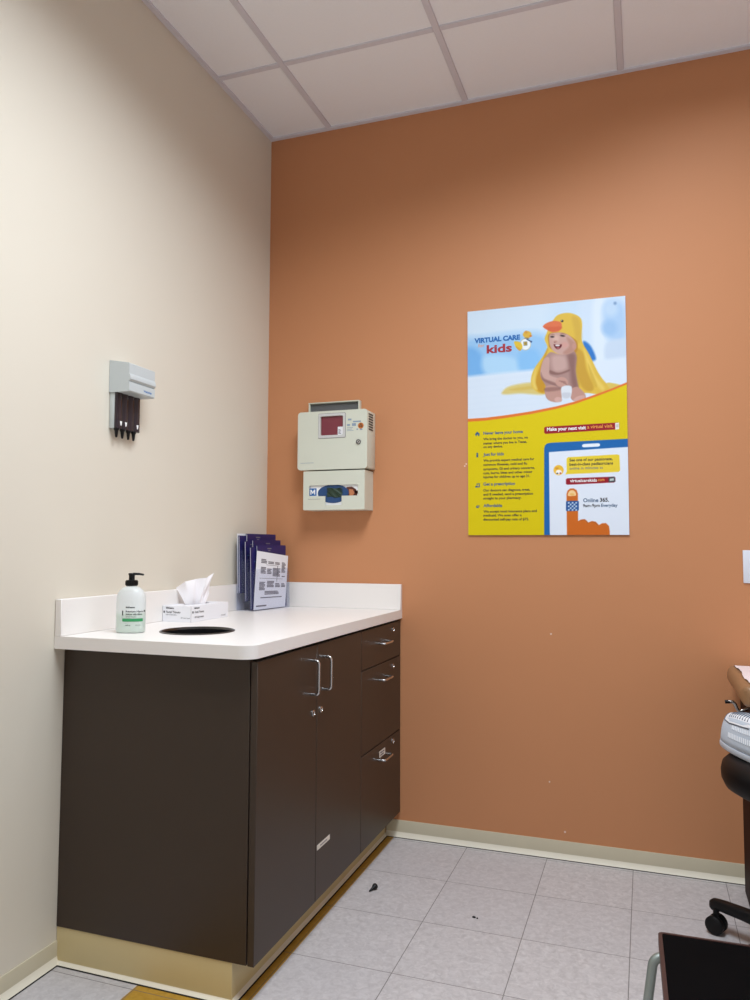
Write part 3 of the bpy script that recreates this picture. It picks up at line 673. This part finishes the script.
# --- the picture: a child in a yellow hooded towel on a pale bed
IMG[:] = (216, 230, 243)
poly(A_, [(40, 90), (380, 60), (360, 200), (40, 240)], (224, 235, 245), 8, 1, False)
poly(A_, [(30, 225), (120, 205), (350, 195), (370, 340), (30, 370)], (164, 205, 240), 5)
poly(A_, [(40, 255), (95, 262), (125, 345), (40, 362)], (128, 184, 234), 3)
poly(A_, [(112, 285), (190, 278), (250, 300), (252, 345), (125, 352)], (188, 222, 246), 3)
poly(A_, [(255, 270), (320, 255), (345, 330), (258, 340)], (146, 198, 240), 3)
poly(A_, [(490, 60), (690, 40), (690, 260), (490, 300)], (222, 232, 244), 4, 1, False)
poly(A_, [(545, 60), (590, 60), (592, 300), (548, 300)], (236, 241, 247), 3)
poly(A_, [(588, 85), (630, 65), (670, 90), (675, 200), (640, 225), (592, 190)], (186, 212, 240), 4)
ellp(A_, 615, 95, 28, 28, (206, 224, 243), 3); ellp(A_, 632, 72, 5, 5, (120, 150, 190), 1.2)
ellp(A_, 610, 170, 30, 30, (170, 202, 236), 3)
poly(A_, [(505, 225), (535, 240), (556, 294), (520, 302)], (52, 124, 200), 1.2)
poly(A_, [(600, 230), (680, 215), (680, 285), (600, 295)], (214, 224, 238), 2)
poly(A_, [(40, 362), (330, 332), (560, 298), (690, 282), (690, 420), (40, 560)], (234, 239, 247), 2, 1, False)
for k in range(7):
    y = 380+k*22; poly(A_, [(50, y), (200, y-14), (420, y-30), (420, y-26), (200, y-8), (50, y+6)], (218, 226, 239), 3, .35)
yt = (238, 192, 72)
poly(A_, [(185, 425), (215, 400), (300, 385), (345, 400), (350, 432), (260, 428), (200, 432)], (232, 204, 124), 1.2)
poly(A_, [(215, 412), (300, 398), (330, 405), (260, 416)], (226, 186, 84), 1.2, .7)
poly(C_, [(148, 190), (165, 150), (205, 85), (245, 60), (310, 55), (372, 82), (390, 130), (387, 240), (440, 340), (505, 470), (570, 545), (640, 555), (600, 585), (510, 608), (420, 600), (300, 604), (130, 606), (60, 575), (40, 520), (60, 440), (125, 345), (152, 290), (134, 235)], yt, .5)
poly(C_, [(560, 530), (660, 548), (640, 570), (590, 580)], (236, 200, 96), .6)
poly(C_, [(130, 350), (155, 300), (130, 420), (140, 540), (128, 598), (80, 575), (75, 500)], (212, 152, 44), 1.1)
poly(C_, [(60, 470), (75, 430), (70, 520), (85, 575), (62, 568), (46, 520)], (246, 208, 104), 1.1)
poly(C_, [(350, 300), (400, 330), (420, 440), (470, 560), (430, 590), (380, 545), (350, 440)], (216, 164, 58), 1.3)
poly(C_, [(400, 300), (440, 380), (480, 480), (540, 560), (520, 580), (450, 480)], (248, 208, 98), 1.4)
poly(C_, [(430, 400), (450, 440), (490, 540), (480, 560), (450, 500)], (224, 178, 66), .6, .8)
poly(C_, [(320, 80), (370, 100), (385, 230), (350, 255), (335, 170)], (222, 176, 68), 1.6, .8)
poly(C_, [(165, 195), (255, 188), (330, 225), (358, 260), (352, 320), (300, 345), (180, 300), (160, 260)], (198, 138, 52), .6)
skin, skd, skl = (212, 166, 152), (140, 96, 88), (216, 174, 162)
poly(C_, [(172, 322), (230, 335), (300, 330), (335, 315), (352, 360), (346, 450), (366, 560), (400, 598), (412, 640), (350, 655), (315, 640), (305, 600), (250, 600), (248, 640), (210, 662), (152, 640), (134, 590), (142, 555), (112, 500), (106, 450), (128, 375)], (184, 142, 132), .5)
poly(C_, [(290, 340), (345, 340), (345, 450), (362, 555), (320, 560), (305, 440)], skd, 2.2, .75)
poly(C_, [(185, 350), (270, 350), (285, 430), (230, 455), (190, 440)], skl, 2.4, .8)
poly(C_, [(170, 445), (230, 462), (300, 440), (300, 452), (230, 476), (175, 470)], skd, .8, .8)
poly(C_, [(128, 370), (165, 360), (165, 440), (170, 478), (230, 500), (280, 520), (280, 545), (200, 540), (120, 505), (106, 450)], skin, .5)
poly(C_, [(110, 460), (130, 500), (200, 528), (250, 552), (200, 548), (120, 512)], skd, .7, .7)
ellp(C_, 250, 525, 42, 34, (210, 158, 142), .5)
for k in range(4): poly(C_, [(235+k*14, 515+k*7), (275+k*4, 520+k*8), (275+k*4, 524+k*8), (235+k*14, 521+k*7)], skd, .4, .6)
poly(C_, [(140, 560), (200, 550), (248, 590), (245, 640), (210, 662), (152, 640)], (206, 154, 138), .5)
poly(C_, [(140, 565), (240, 560), (235, 580), (145, 590)], skd, .9, .6)
poly(C_, [(318, 575), (360, 560), (408, 605), (405, 640), (350, 655), (318, 640)], (204, 150, 134), .5)
poly(C_, [(250, 560), (315, 555), (312, 625), (282, 640), (254, 628)], (236, 234, 236), .5); poly(C_, [(255, 600), (310, 600), (300, 632), (262, 632)], (206, 204, 210), .8, .7)
ellp(C_, 226, 645, 26, 18, (226, 174, 160), .5); ellp(C_, 372, 636, 40, 17, (222, 170, 156), .5, rot=-.3); ellp(C_, 240, 652, 10, 8, skl, .4); ellp(C_, 340, 648, 10, 7, skl, .4)
poly(C_, [(168, 205), (200, 190), (260, 190), (310, 215), (345, 260), (335, 310), (290, 335), (235, 335), (190, 310), (168, 265)], skin, .5)
poly(C_, [(285, 220), (345, 262), (335, 310), (290, 335), (260, 325), (300, 280)], (192, 138, 120), 1.2, .85)
ellp(C_, 335, 282, 15, 22, (206, 150, 132), .5); ellp(C_, 270, 272, 24, 18, (224, 160, 146), 1.2, .8); ellp(C_, 212, 228, 20, 22, (230, 188, 170), 1.4, .8)
ellp(C_, 186, 217, 13, 6, (60, 44, 46), .4); ellp(C_, 256, 210, 16, 6, (60, 44, 46), .4, rot=.15)
poly(C_, [(170, 205), (188, 199), (204, 206), (188, 204)], (140, 92, 76), .4, .8); poly(C_, [(236, 198), (258, 192), (280, 202), (258, 198)], (140, 92, 76), .4, .8)
ellp(C_, 208, 250, 13, 8, (198, 142, 126), .5, .9); ellp(C_, 203, 254, 4, 2.5, (130, 80, 72), .3)
poly(C_, [(196, 268), (220, 272), (250, 268), (246, 288), (226, 302), (206, 292)], (112, 34, 40), .4)
poly(C_, [(208, 272), (236, 272), (232, 280), (212, 280)], (240, 232, 228), .3); ellp(C_, 226, 293, 10, 5, (200, 110, 110), .4)
poly(C_, [(122, 146), (150, 122), (200, 108), (244, 118), (250, 150), (232, 178), (185, 184), (148, 168)], (236, 118, 74), .45)
poly(C_, [(126, 148), (160, 150), (248, 148), (240, 168), (185, 182), (148, 166)], (222, 96, 62), .8, .7)
ellp(C_, 253, 109, 9, 8, (34, 30, 34), .35); ellp(C_, 250, 106, 3, 3, (230, 220, 200), .3)
# --- emblem beside the lettering: little duck with a house window
ellp(L_, 560, 288, 36, 30, (236, 182, 64), .4); ellp(L_, 550, 268, 14, 12, (224, 150, 60), .4, .8); ellp(L_, 588, 300, 12, 7, (226, 120, 50), .35); ellp(L_, 556, 320, 20, 7, (120, 92, 60), .35, .7)
ellp(L_, 545, 370, 46, 48, (214, 190, 150), .3); ellp(L_, 545, 370, 42, 44, (250, 248, 244), .4)
poly(L_, [(450, 350), (480, 345), (510, 360), (520, 395), (500, 420), (470, 400)], (240, 196, 60), .4); poly(L_, [(460, 385), (495, 400), (510, 418), (490, 420)], (222, 160, 50), .4, .8)
poly(L_, [(556, 322), (600, 345), (594, 352), (552, 330)], (60, 80, 120), .3, 1, False); ellp(L_, 594, 348, 7, 7, (50, 80, 140), .3)
poly(L_, [(529, 348), (560, 346), (560, 378), (530, 380)], (70, 62, 50), .25, 1, False)
for (a, b_) in ((532, 351), (546, 350), (532, 365), (546, 364)): poly(L_, [(a, b_), (a+10, b_-1), (a+10, b_+10), (a, b_+11)], (236, 196, 90), .2, 1, False)
IMG *= np.array([.92, .955, .98])
# --- lower field
sw = [(40, 529), (120, 524), (200, 514), (300, 499), (400, 479), (480, 458), (560, 430), (620, 408), (690, 379)]
lo = [(x, y+12-4*i/8) for i, (x, y) in enumerate(sw)]
poly(A_, sw+[(690, 1100), (40, 1100)], (222, 118, 50), .35, 1, False)
poly(A_, lo+[(690, 1100), (40, 1100)], lambda u, v: np.stack([218-.0*u, 197-0*u, 10-0*u], -1), .35, 1, False)
pb = (30, 102, 172)
poly(B_, [(352, 560), (352, 172), (355, 160), (363, 152), (380, 149), (720, 131), (720, 560)], pb, .3, 1, False)
poly(B_, [(375, 560), (371, 186), (720, 163), (720, 560)], (226, 234, 246), .3, 1, False)
poly(B_, [(502, 158), (508, 154), (566, 151), (572, 154), (572, 161), (566, 164), (508, 167), (502, 164)], (236, 242, 250), .3, 1, False)
yb = (232, 206, 56)
poly(B_, [(440, 212), (446, 206), (640, 195), (649, 198), (652, 258), (646, 264), (448, 273), (436, 274), (441, 262)], yb, .3, 1, False)
ellp(B_, 409, 257, 20, 20, (238, 190, 60), .3); ellp(B_, 410, 265, 12, 9, (248, 244, 238), .3); ellp(B_, 402, 250, 7, 4, (214, 150, 60), .3); ellp(B_, 416, 269, 4, 3, (180, 50, 50), .25); ellp(B_, 404, 270, 4, 2.5, (60, 70, 90), .25)
dr_ = (150, 26, 42)
poly(B_, [(438, 293), (444, 289), (628, 283), (633, 287), (633, 301), (628, 306), (444, 315), (438, 312)], dr_, .3, 1, False)
poly(B_, [(606, 285), (630, 283), (633, 303), (606, 306)], (64, 70, 76), .3, 1, False); poly(B_, [(611, 291), (627, 289), (627, 298), (611, 300)], (190, 205, 200), .3, 1, False)
poly(B_, [(352, 90), (358, 86), (642, 69), (648, 72), (649, 92), (642, 96), (358, 114), (352, 110)], dr_, .3, 1, False)
poly(B_, [(632, 71), (647, 70), (648, 95), (633, 97)], (238, 236, 226), .3, 1, False); poly(B_, [(635, 76), (645, 75), (645, 88), (636, 89)], (200, 200, 190), .3, 1, False)
fo = (206, 106, 34)
poly(B_, [(442, 560), (440, 352), (444, 338), (454, 330), (468, 329), (480, 336), (485, 350), (486, 458), (498, 452), (512, 451), (526, 464), (540, 458), (556, 461), (568, 474), (580, 467), (596, 466), (608, 478), (611, 500), (612, 560)], fo, .35, 1, False)
poly(B_, [(488, 458), (512, 451), (526, 464), (522, 466), (510, 456)], (170, 84, 26), .3, .6); poly(B_, [(528, 464), (548, 459), (566, 473), (562, 475), (546, 463)], (170, 84, 26), .3, .6)
poly(B_, [(446, 358), (450, 342), (462, 336), (474, 342), (478, 356), (466, 359)], (246, 208, 150), .35); poly(B_, [(452, 352), (462, 348), (472, 352), (464, 358)], (236, 180, 90), .3, .7)
poly(B_, [(438, 382), (442, 379), (484, 378), (489, 381), (489, 415), (484, 418), (442, 419), (438, 416)], (36, 84, 150), .3, 1, False)
for i in range(5):
    for j in range(5):
        if (i+j) % 2 == 0:
            a, b_ = 446+i*7.4, 383+j*7; poly(B_, [(a, b_), (a+6.4, b_-.4), (a+6.4, b_+6), (a, b_+6.4)], (186, 206, 226), .2, 1, False)
# icons
ic = (50, 88, 130)
poly(B_, [(78, 116), (88, 105), (99, 115), (96, 116), (96, 122), (91, 122), (91, 117), (86, 117), (86, 122), (81, 122), (81, 117)], ic, .25, 1, False)
ellp(B_, 88, 192, 3.5, 3.5, ic, .25); poly(B_, [(84, 196), (92, 196), (91, 207), (85, 207)], ic, .25, 1, False)
poly(B_, [(84, 311), (98, 309), (98, 325), (80, 326), (81, 320), (88, 318)], ic, .25, 1, False); poly(B_, [(89, 313), (95, 312), (95, 321), (88, 322)], (214, 190, 60), .25, 1, False)
ellp(B_, 90, 401, 7, 5, ic, .25, rot=-.5); ellp(B_, 91, 399, 3, 2, (214, 190, 60), .2, rot=-.5)

def col_mat():
    m = mat('poster_print', (200, 200, 200), .5, spec=.2); nt = m.node_tree
    a = nt.nodes.new('ShaderNodeAttribute'); a.attribute_name = 'print'; nt.links.new(a.outputs['Color'], nt.nodes['Principled BSDF'].inputs['Base Color']); return m
pt = MB()
idx = np.arange(NX*NZ).reshape(NZ, NX); quads = np.stack([idx[:-1, :-1], idx[:-1, 1:], idx[1:, 1:], idx[1:, :-1]], -1).reshape(-1, 4)
pt.v = [(float(x), PY, float(z)) for x, z in zip(GXX.ravel(), GZZ.ravel())]; pt.f = [tuple(map(int, q_)) for q_ in quads]; pt.m = [0]*len(pt.f)
pt.use(1).box(px0, px1, PY+.0003, -.0008, pz0, pz1)
PP = lambda c, p: at(cr(c, p), 1, PY)
pf = lambda u, v: (u, PY-.0004, v)
def ptext(body, c, a, b_, size, mi, bold=0., lift=0.):
    """line of print from survey point a to b_ (its baseline ends)"""
    p, q_ = PP(c, a), PP(c, b_); pt.use(mi).text(body, lambda u, v: (u, PY-.0004-lift, v), size=size, width=q_[0]-p[0], x0=p[0], y0=(p[2]+q_[2])/2, bold=bold)
ptext('VIRTUAL CARE', L_, (120, 361), (501, 326), .0262, 4, .055); ptext('kids', L_, (222, 446), (433, 424), .0455, 3, .035); ptext('for', L_, (152, 396), (204, 391), .021, 5)
def plines(head, body, c, hy, by, hw_, widths, x=112):
    ptext(head, c, (x, hy), (hw_, hy-5), .0168, 6, .03)
    for s_, (y, w) in zip(body, zip(by, widths)): ptext(s_, c, (x, y), (w, y-5), .0135, 2, .025)
plines('Never leave your home', ['We bring the doctor to you, no', 'matter where you live in Texas,', 'on any device.'], B_, 116, [138, 155, 171], 268, [288, 284, 188])
plines('Just for kids', ['We provide expert medical care for', 'common illnesses, cold and flu', 'symptoms, GI and urinary concerns,', 'cuts, burns, bites and other minor', 'injuries for children up to age 21.'], B_, 202, [223, 240, 257, 273, 289], 193, [313, 285, 315, 306, 297])
plines('Get a prescription', ['Our doctors can diagnose, treat,', 'and if needed, send a prescription', 'straight to your pharmacy.'], B_, 319, [342, 358, 374], 237, [296, 308, 262])
plines('Affordable', ['We accept most insurance plans and', 'medicaid. We even offer a', 'discounted self-pay rate of $75.'], B_, 405, [426, 442, 458], 186, [323, 263, 292])
ptext('Make your next visit', B_, (363, 104), (517, 94), .0185, 7, .03); ptext('a virtual visit.', B_, (522, 94), (625, 87), .0185, 5, .02)
ptext('See one of our passionate,', B_, (452, 224), (622, 216), .0155, 2, .02); ptext('best-in-class pediatricians', B_, (452, 240), (624, 234), .0155, 2, .02); ptext('online in minutes at', B_, (452, 256), (584, 251), .0155, 6)
ptext('virtualcarekids', B_, (454, 306), (560, 301), .0165, 7, .02); ptext('.com', B_, (561, 301), (590, 299.5), .0165, 5, .02)
ptext('Online', B_, (506, 384), (566, 382), .0205, 6, .025); ptext('365.', B_, (572, 382), (608, 381), .0205, 2, .03)
ptext('9am-9pm', B_, (505, 403), (572, 402), .0165, 2, .02); ptext('Everyday', B_, (577, 402), (642, 401), .0165, 6, .025)
po = pt.build('poster_sign', [col_mat(), M['white'], M['ink'], M['red'], M['blue'], M['porange'], M['iconblue'], M['white']], None, base=(px0, -.004, pz0), recalc=False)
me = po.data; att = me.color_attributes.new('print', 'FLOAT_COLOR', 'POINT')
buf = np.ones((len(me.vertices), 4)); buf[:NX*NZ, :3] = lin(np.clip(IMG, 0, 255).reshape(-1, 3)); att.data.foreach_set('color', buf.ravel())
tag(po, 'poster of a child in a yellow duck towel, on the orange wall', 'poster')

# ============================================================ DROPPED SPECULUM + CRUMB ON FLOOR
t = MB(); a = at((375.2, 886.2), 2, .0105); b_ = at((369.3, 891.2), 2, .0035); a = Vector(a); b_ = Vector(b_); d = (b_-a)
t.tube([a-d*.12, a, a+d*.18, a+d*.36, a+d], [.0090, .0104, .0090, .0052, .0022], 16)
tag(t.build('speculum', M['blackpl'], base=tuple(a)), 'black cone-shaped speculum lying dropped on the grey floor tiles', 'speculum')
t = MB(); c_ = at((474, 917), 2, .002); t.lathe((c_[0], c_[1], .0), [(.004, .0003), (.005, .002), (.003, .004)], 9, 1.3, .8); t.lathe((c_[0]+.011, c_[1]-.003, .0), [(.0025, .0003), (.003, .0015), (.002, .003)], 7)
tag(t.build('crumb', M['dark'], base=(c_[0], c_[1], 0)), 'tiny dark crumb on the floor tiles below the poster', 'crumb')

# ============================================================ EXAM TABLE (right, against the far wall)
et = thing('exam_table', (2.4, -.22, 0), 'tan padded exam table with white paper on dark red legs, right of the light switch', 'exam table')
ex0, ex1, ey0, ey1, ez0, ez1 = 1.8235, 3.0, -.50, -.035, .692, .752
t = MB(); n = 10
def pad(u): return u
outl = rrect(ex0, ex1, ey0, ey1, .05, 6); rings = []
for k in range(n+1):
    a = -PI/2+PI*k/n; inset = (1-math.cos(a))*.022; z = (ez0+ez1)/2+math.sin(a)*(ez1-ez0)/2
    rings.append([(min(max(x, ex0+inset), ex1-inset), min(max(y, ey0+inset), ey1-inset), z) for x, y in outl])
m = len(outl); vs = [p for r in rings for p in r]
t.add(vs, [(i*m+k, i*m+(k+1) % m, (i+1)*m+(k+1) % m, (i+1)*m+k) for i in range(n) for k in range(m)]+[tuple(range(m))[::-1], tuple(n*m+k for k in range(m))])
t.build('cushion', M['tan'], et, 60)
t = MB(); NU = 24; vs = []; fs = []
for i in range(NU+1):
    y = ey0-.003+(ey1-ey0+.006)*i/NU
    for j in range(3):
        x = (1.862, 2.4, 2.98)[j]+.003*math.sin(i*.5)*(j == 0)
        e = min(y-ey0, ey1-y); z = ez1+.0012+.003*abs(math.sin(i*.8+j))*(1 if .03 < e else 0)
        if e < .02: z = ez1+.0012-(.02-e)**2*18
        vs.append((x, y, z))
for i in range(NU):
    for j in range(2): fs.append((i*3+j, i*3+j+1, (i+1)*3+j+1, (i+1)*3+j))
# crinkled free end lifting off the pad
o = len(vs)
for i in range(NU+1):
    b0 = vs[i*3]; vs.append((b0[0]-.010-.001*math.sin(i*.4), b0[1], b0[2]+.0015+.001*math.sin(i*.5)))
for i in range(NU): fs.append((o+i, i*3, (i+1)*3, o+i+1))
t.add(vs, fs); t.build('paper_cover', M['paperw'], et, 60, recalc=False)
t = MB(); t.box(1.90, 2.96, -.36, -.075, .665, .6915, .002, 1); t.build('support_board', M['mahog'], et)
for x in (1.864, 2.93):
    t = MB(); t.box(x, x+.03, -.34, -.07, .0005, .6645, .002, 1)
    t.build('leg', M['mahog'], et)
a = Vector(at((727, 701.5), 1, -.28)); b_ = Vector(at((734, 702), 1, -.28)); c_ = Vector(at((738.5, 712), 1, -.28))
t = MB(); t.tube(arc_path([a+Vector((.004, 0, 0)), b_, c_, Vector((1.90, -.28, .668))], .01, 4), .0055, 10)
t.use(1).tube([a-Vector((.006, 0, .001)), a+Vector((.009, 0, 0))], [.006, .0055], 10)
t.build('lever', [M['steel'], M['blackpl']], et, 60)

# ============================================================ ROLLING STOOL
SC = Vector((1.975, -.575, 0)); SR = .217
rs = thing('rolling_stool', SC, 'black rolling stool with round padded seat and five casters, under the sneaker', 'stool')
t = MB(); t.lathe((SC.x, SC.y, 0), [(.05, .468), (.13, .470), (.185, .477), (.207, .490), (.216, .510), (SR, .530), (.213, .548), (.200, .561), (.17, .568), (.06, .571)], 64); t.build('seat', M['seatv'], rs, 60)
t = MB(); t.lathe((SC.x, SC.y, 0), [(.028, .09), (.028, .28), (.018, .285), (.018, .455), (.07, .460), (.07, .468)], 28); t.lathe((SC.x, SC.y, 0), [(.042, .062), (.046, .07), (.046, .108), (.03, .115)], 28); t.build('column', M['basepl'], rs)
for k in range(5):
    a = math.radians(142+72*k); d = Vector((math.cos(a), math.sin(a), 0)); n_ = Vector((-d.y, d.x, 0)); R = .285
    t = MB(); secs = [(.03, .024, .066, .112), (.10, .021, .068, .109), (.20, .018, .070, .104), (.265, .016, .068, .1), (.295, .0145, .062, .096), (.303, .010, .066, .090)]
    vs = []; fs = []
    for (r, w, z0_, z1_) in secs:
        for q_ in range(12):
            b_ = 2*PI*q_/12; cc = math.copysign(abs(math.cos(b_))**.6, math.cos(b_)); ss = math.copysign(abs(math.sin(b_))**.6, math.sin(b_))
            vs.append(SC+d*r+n_*w*cc+Vector((0, 0, (z0_+z1_)/2+(z1_-z0_)/2*ss)))
    for i in range(len(secs)-1):
        for q_ in range(12): fs.append((i*12+q_, i*12+(q_+1) % 12, (i+1)*12+(q_+1) % 12, (i+1)*12+q_))
    fs += [tuple(range(12))[::-1], tuple((len(secs)-1)*12+q_ for q_ in range(12))]
    t.add(vs, fs); t.build('base_arm', M['basepl'], rs, 50)
    # twin-wheel caster
    ca = a+2.0+k*.7 if k else math.radians(62); h = Vector((math.cos(ca), math.sin(ca), 0)); pc = SC+d*R+Vector((math.cos(ca+PI/2), math.sin(ca+PI/2), 0))*.0+Vector((0, 0, .0275))
    if k == 0: pc = pc+Vector((-.002, -.008, 0))
    t = MB()
    for s_ in (-1, 1):
        c0 = pc+h*s_*.004; c1 = pc+h*s_*.024
        t.tube([c0, c0.lerp(c1, .1), c0.lerp(c1, .75), c1], [.022, .0268, .0268, .020], 26)
    t.tube([pc+Vector((0, 0, 0)), pc+Vector((0, 0, .045))], .009, 12); t.build('caster', M['basepl'], rs, 40)

# ============================================================ SNEAKER
# long axis runs away from the camera; toe over the far left rim of the seat
SZ = .5715; sa = math.radians(105); sh_o = Vector((1.797-.315*math.cos(sa), -.405-.315*math.sin(sa), SZ))
sd = Vector((math.cos(sa), math.sin(sa), 0)); sn = Vector((math.sin(sa), -math.cos(sa), 0))   # toe-ward, to the right
SL = .315
def half(s_):           # half width of the sole outline (left, right) along s in 0..1 heel->toe
    w = .032+.016*math.sin(min(1, max(0, (s_-.25)/.75))*PI*.9)
    e = min(1., max(0., s_/.10)); f_ = min(1., max(0., (1-s_)/.20))
    return w*math.sqrt(max(0, 1-(1-e)**2))*math.sqrt(max(0, 1-(1-f_)**2))
def toph(s_):           # height of the upper
    if s_ > .45: return .076+.034*(1-((s_-.45)/.55)**1.6)
    return .110+.014*max(0, (.45-s_)/.45)
def spt(s_, v, off=0.):  # v 0 = left foot of upper, .5 = top ridge, 1 = right
    w = half(s_); a = PI*v; cz = math.sin(a); cx_ = math.cos(a)
    x = -w*math.copysign(abs(cx_)**.75, cx_)*(1-.10*cz); z = .012+toph(s_)*.93*cz**.8-(.0)
    n_ = Vector((-cx_, 0, cz)); p = sh_o+sd*(s_*SL)+sn*(x+n_.x*off)+Vector((0, 0, z+n_.z*off)); return p
sk = thing('sneaker', tuple(sh_o+sd*.14), 'grey and white running sneaker resting on the black stool seat', 'shoe')
t = MB(); NS_, NV = 44, 24; vs = []; fs = []
for i in range(NS_+1):
    s_ = .004+.992*i/NS_
    for j in range(NV+1): vs.append(spt(s_, j/NV))
op = lambda i, j: (i/NS_ < .20 and .34 < (j+.5)/NV < .66 and i/NS_ > .04)
for i in range(NS_):
    for j in range(NV):
        if not op(i, j): fs.append((i*(NV+1)+j, i*(NV+1)+j+1, (i+1)*(NV+1)+j+1, (i+1)*(NV+1)+j))
t.add(vs, fs); up_ = t.build('upper', M['mesh'], sk, 180)
md = up_.modifiers.new('thick', 'SOLIDIFY'); md.thickness = .003; md.offset = -1
t = MB(); ss = [.0+1.0*i/40 for i in range(41)]
lf = [sh_o+sd*(s_*SL)-sn*(half(s_)+.003)+sd*(.004 if s_ > .9 else 0) for s_ in ss]; rf = [sh_o+sd*(s_*SL)+sn*(half(s_)+.003)+sd*(.004 if s_ > .9 else 0) for s_ in ss]
loop = lf+rf[::-1]; m = len(loop); cen = sum(loop, Vector())/m
lv = [(.975, .0005), (.992, .003), (.998, .008), (.993, .013), (.97, .016)]
vs = [Vector((cen.x+(p.x-cen.x)*k, cen.y+(p.y-cen.y)*k, SZ+z+(.006*max(0, (i if i < 41 else m-1-i)/40-.75)**1*1 if z < .01 else 0))) for k, z in lv for i, p in enumerate(loop)]
t.add(vs, [(i*m+k, i*m+(k+1) % m, (i+1)*m+(k+1) % m, (i+1)*m+k) for i in range(len(lv)-1) for k in range(m)]+[tuple(range(m))[::-1], tuple((len(lv)-1)*m+k for k in range(m))])
t.build('sole', M['sole'], sk, 50)
def patch(mb, pts, off, n=10):
    """overlay strip following the upper: pts = list of ((s,v) left, (s,v) right)"""
    vs = []; fs = []
    P = []
    for i in range(len(pts)-1):
        for k in range(n):
            q_ = k/n; (a0, a1), (b0, b1) = pts[i], pts[i+1]
            P.append(((a0[0]+(b0[0]-a0[0])*q_, a0[1]+(b0[1]-a0[1])*q_), (a1[0]+(b1[0]-a1[0])*q_, a1[1]+(b1[1]-a1[1])*q_)))
    P.append(pts[-1])
    for (a_, b_) in P:
        for k in range(5):
            q_ = k/4; o_ = off if 0 < k < 4 else off*.25
            vs.append(spt(a_[0]+(b_[0]-a_[0])*q_, a_[1]+(b_[1]-a_[1])*q_, o_))
    for i in range(len(P)-1):
        for k in range(4): fs.append((i*5+k, i*5+k+1, (i+1)*5+k+1, (i+1)*5+k))
    mb.add(vs, fs)
t = MB()   # white vamp overlay with lace zone
patch(t, [((.26, .24), (.26, .76)), ((.45, .22), (.45, .78)), ((.66, .22), (.66, .78)), ((.82, .26), (.82, .74)), ((.87, .38), (.87, .62))], .0022)
t.build('vamp', M['shoew'], sk, 60, recalc=False)
t = MB()
for k in range(9): patch(t, [((.36+k*.047, .31), (.366+k*.047, .31)), ((.39+k*.047, .50), (.396+k*.047, .50)), ((.36+k*.047, .69), (.366+k*.047, .69))], .0030, 8)
patch(t, [((.30, .215), (.30, .23)), ((.66, .208), (.66, .222)), ((.83, .25), (.82, .262)), ((.88, .37), (.872, .382)), ((.882, .5), (.874, .5)), ((.88, .63), (.872, .618))], .0026)
t.build('seam', M['shoed'], sk, 60, recalc=False)
t = MB()   # ribbed side stripes
for k in range(2):
    for r_ in range(14):
        s0 = .22+r_*.030-k*.05; v0 = .07+k*.085; patch(t, [((s0, v0), (s0+.014, v0)), ((s0+.012, v0+.045), (s0+.026, v0+.045))], .0022, 3)
t.build('side_stripe', M['shoew'], sk, 60, recalc=False)
t = MB(); patch(t, [((.18, .44), (.18, .56)), ((.30, .42), (.30, .58)), ((.40, .42), (.40, .58))], .004); t.build('tongue', M['shoew'], sk, 60, recalc=False)

# ============================================================ STEP STOOL
stp = thing('step_stool', (1.79, -1.21, 0), 'step stool with black rubber top, red-brown edge and grey tube legs, bottom right corner', 'step stool')
rz = math.radians(1.5); sz = .28; p0 = Vector((1.578, -1.0755, 0))
def sf(x, y, z):
    return (p0.x+x*math.cos(rz)-y*math.sin(rz)*-1*-1, p0.y+x*math.sin(rz)+y*math.cos(rz), z)
SWd, SDp = .42, -.30
t = MB(); t.box(.009, SWd-.009, SDp+.009, -.007, sz-.003, sz+.001, .001, 1, xf=sf)
t.build('tread', M['rubber'], stp)
t = MB(); t.plate(rrect(0, SWd, SDp, 0, .012, 4), [rrect(.0085, SWd-.0085, SDp+.0085, -.0065, .006, 3)], lambda u, v, w: sf(u, v, w), sz-.022, sz+.002); t.build('edging', M['rim'], stp)
t = MB(); t.box(.009, SWd-.009, SDp+.009, -.007, sz-.020, sz-.0035, xf=sf); t.build('platform', M['greyin'], stp)
for s_ in (0, 1):
    xx = .0 if s_ == 0 else SWd; o_ = -1 if s_ == 0 else 1
    pts = [sf(xx-o_*.014, -.040, sz-.030), sf(xx+o_*.012, -.045, sz-.040), sf(xx+o_*.032, -.06, .11), sf(xx+o_*.04, -.02, .0132), sf(xx+o_*.04, SDp+.02, .0132), sf(xx+o_*.032, SDp+.06, .11), sf(xx+o_*.012, SDp+.045, sz-.040), sf(xx-o_*.014, SDp+.04, sz-.030)]
    t = MB(); t.tube(arc_path(pts, .03, 6), .0105, 14); t.build('leg', M['satin'], stp, 60)

# ============================================================ LIGHTS
def area(name, loc, sx, sy, power, col=(1, .97, .93), spread=150):
    l = bpy.data.lights.new(name, 'AREA'); l.shape = 'RECTANGLE'; l.size = sx; l.size_y = sy; l.energy = power; l.color = col; l.spread = math.radians(spread)
    o = bpy.data.objects.new(name, l); o.location = loc; C.objects.link(o); return o
LC = (.88, .965, 1.055)
area('ceiling_troffer_lamp', (GX+FT*3, GY-FT*4, H-.012), .56, 1.16, 46.5, LC, 154)
area('ceiling_troffer_lamp', (GX+FT*5, GY-FT, H-.012), .56, .56, 7.3, LC, 154)
w = bpy.data.worlds.new('world'); bpy.context.scene.world = w; w.use_nodes = True
w.node_tree.nodes['Background'].inputs[0].default_value = (.05, .05, .05, 1)

sc_ = bpy.context.scene
sc_.view_settings.view_transform = 'Standard'; sc_.view_settings.look = 'None'; sc_.view_settings.gamma = 1; sc_.view_settings.use_curve_mapping = False
sc_.view_settings.exposure = 0.
sc_.cycles.max_bounces = 10; sc_.cycles.diffuse_bounces = 6; sc_.cycles.transparent_max_bounces = 16
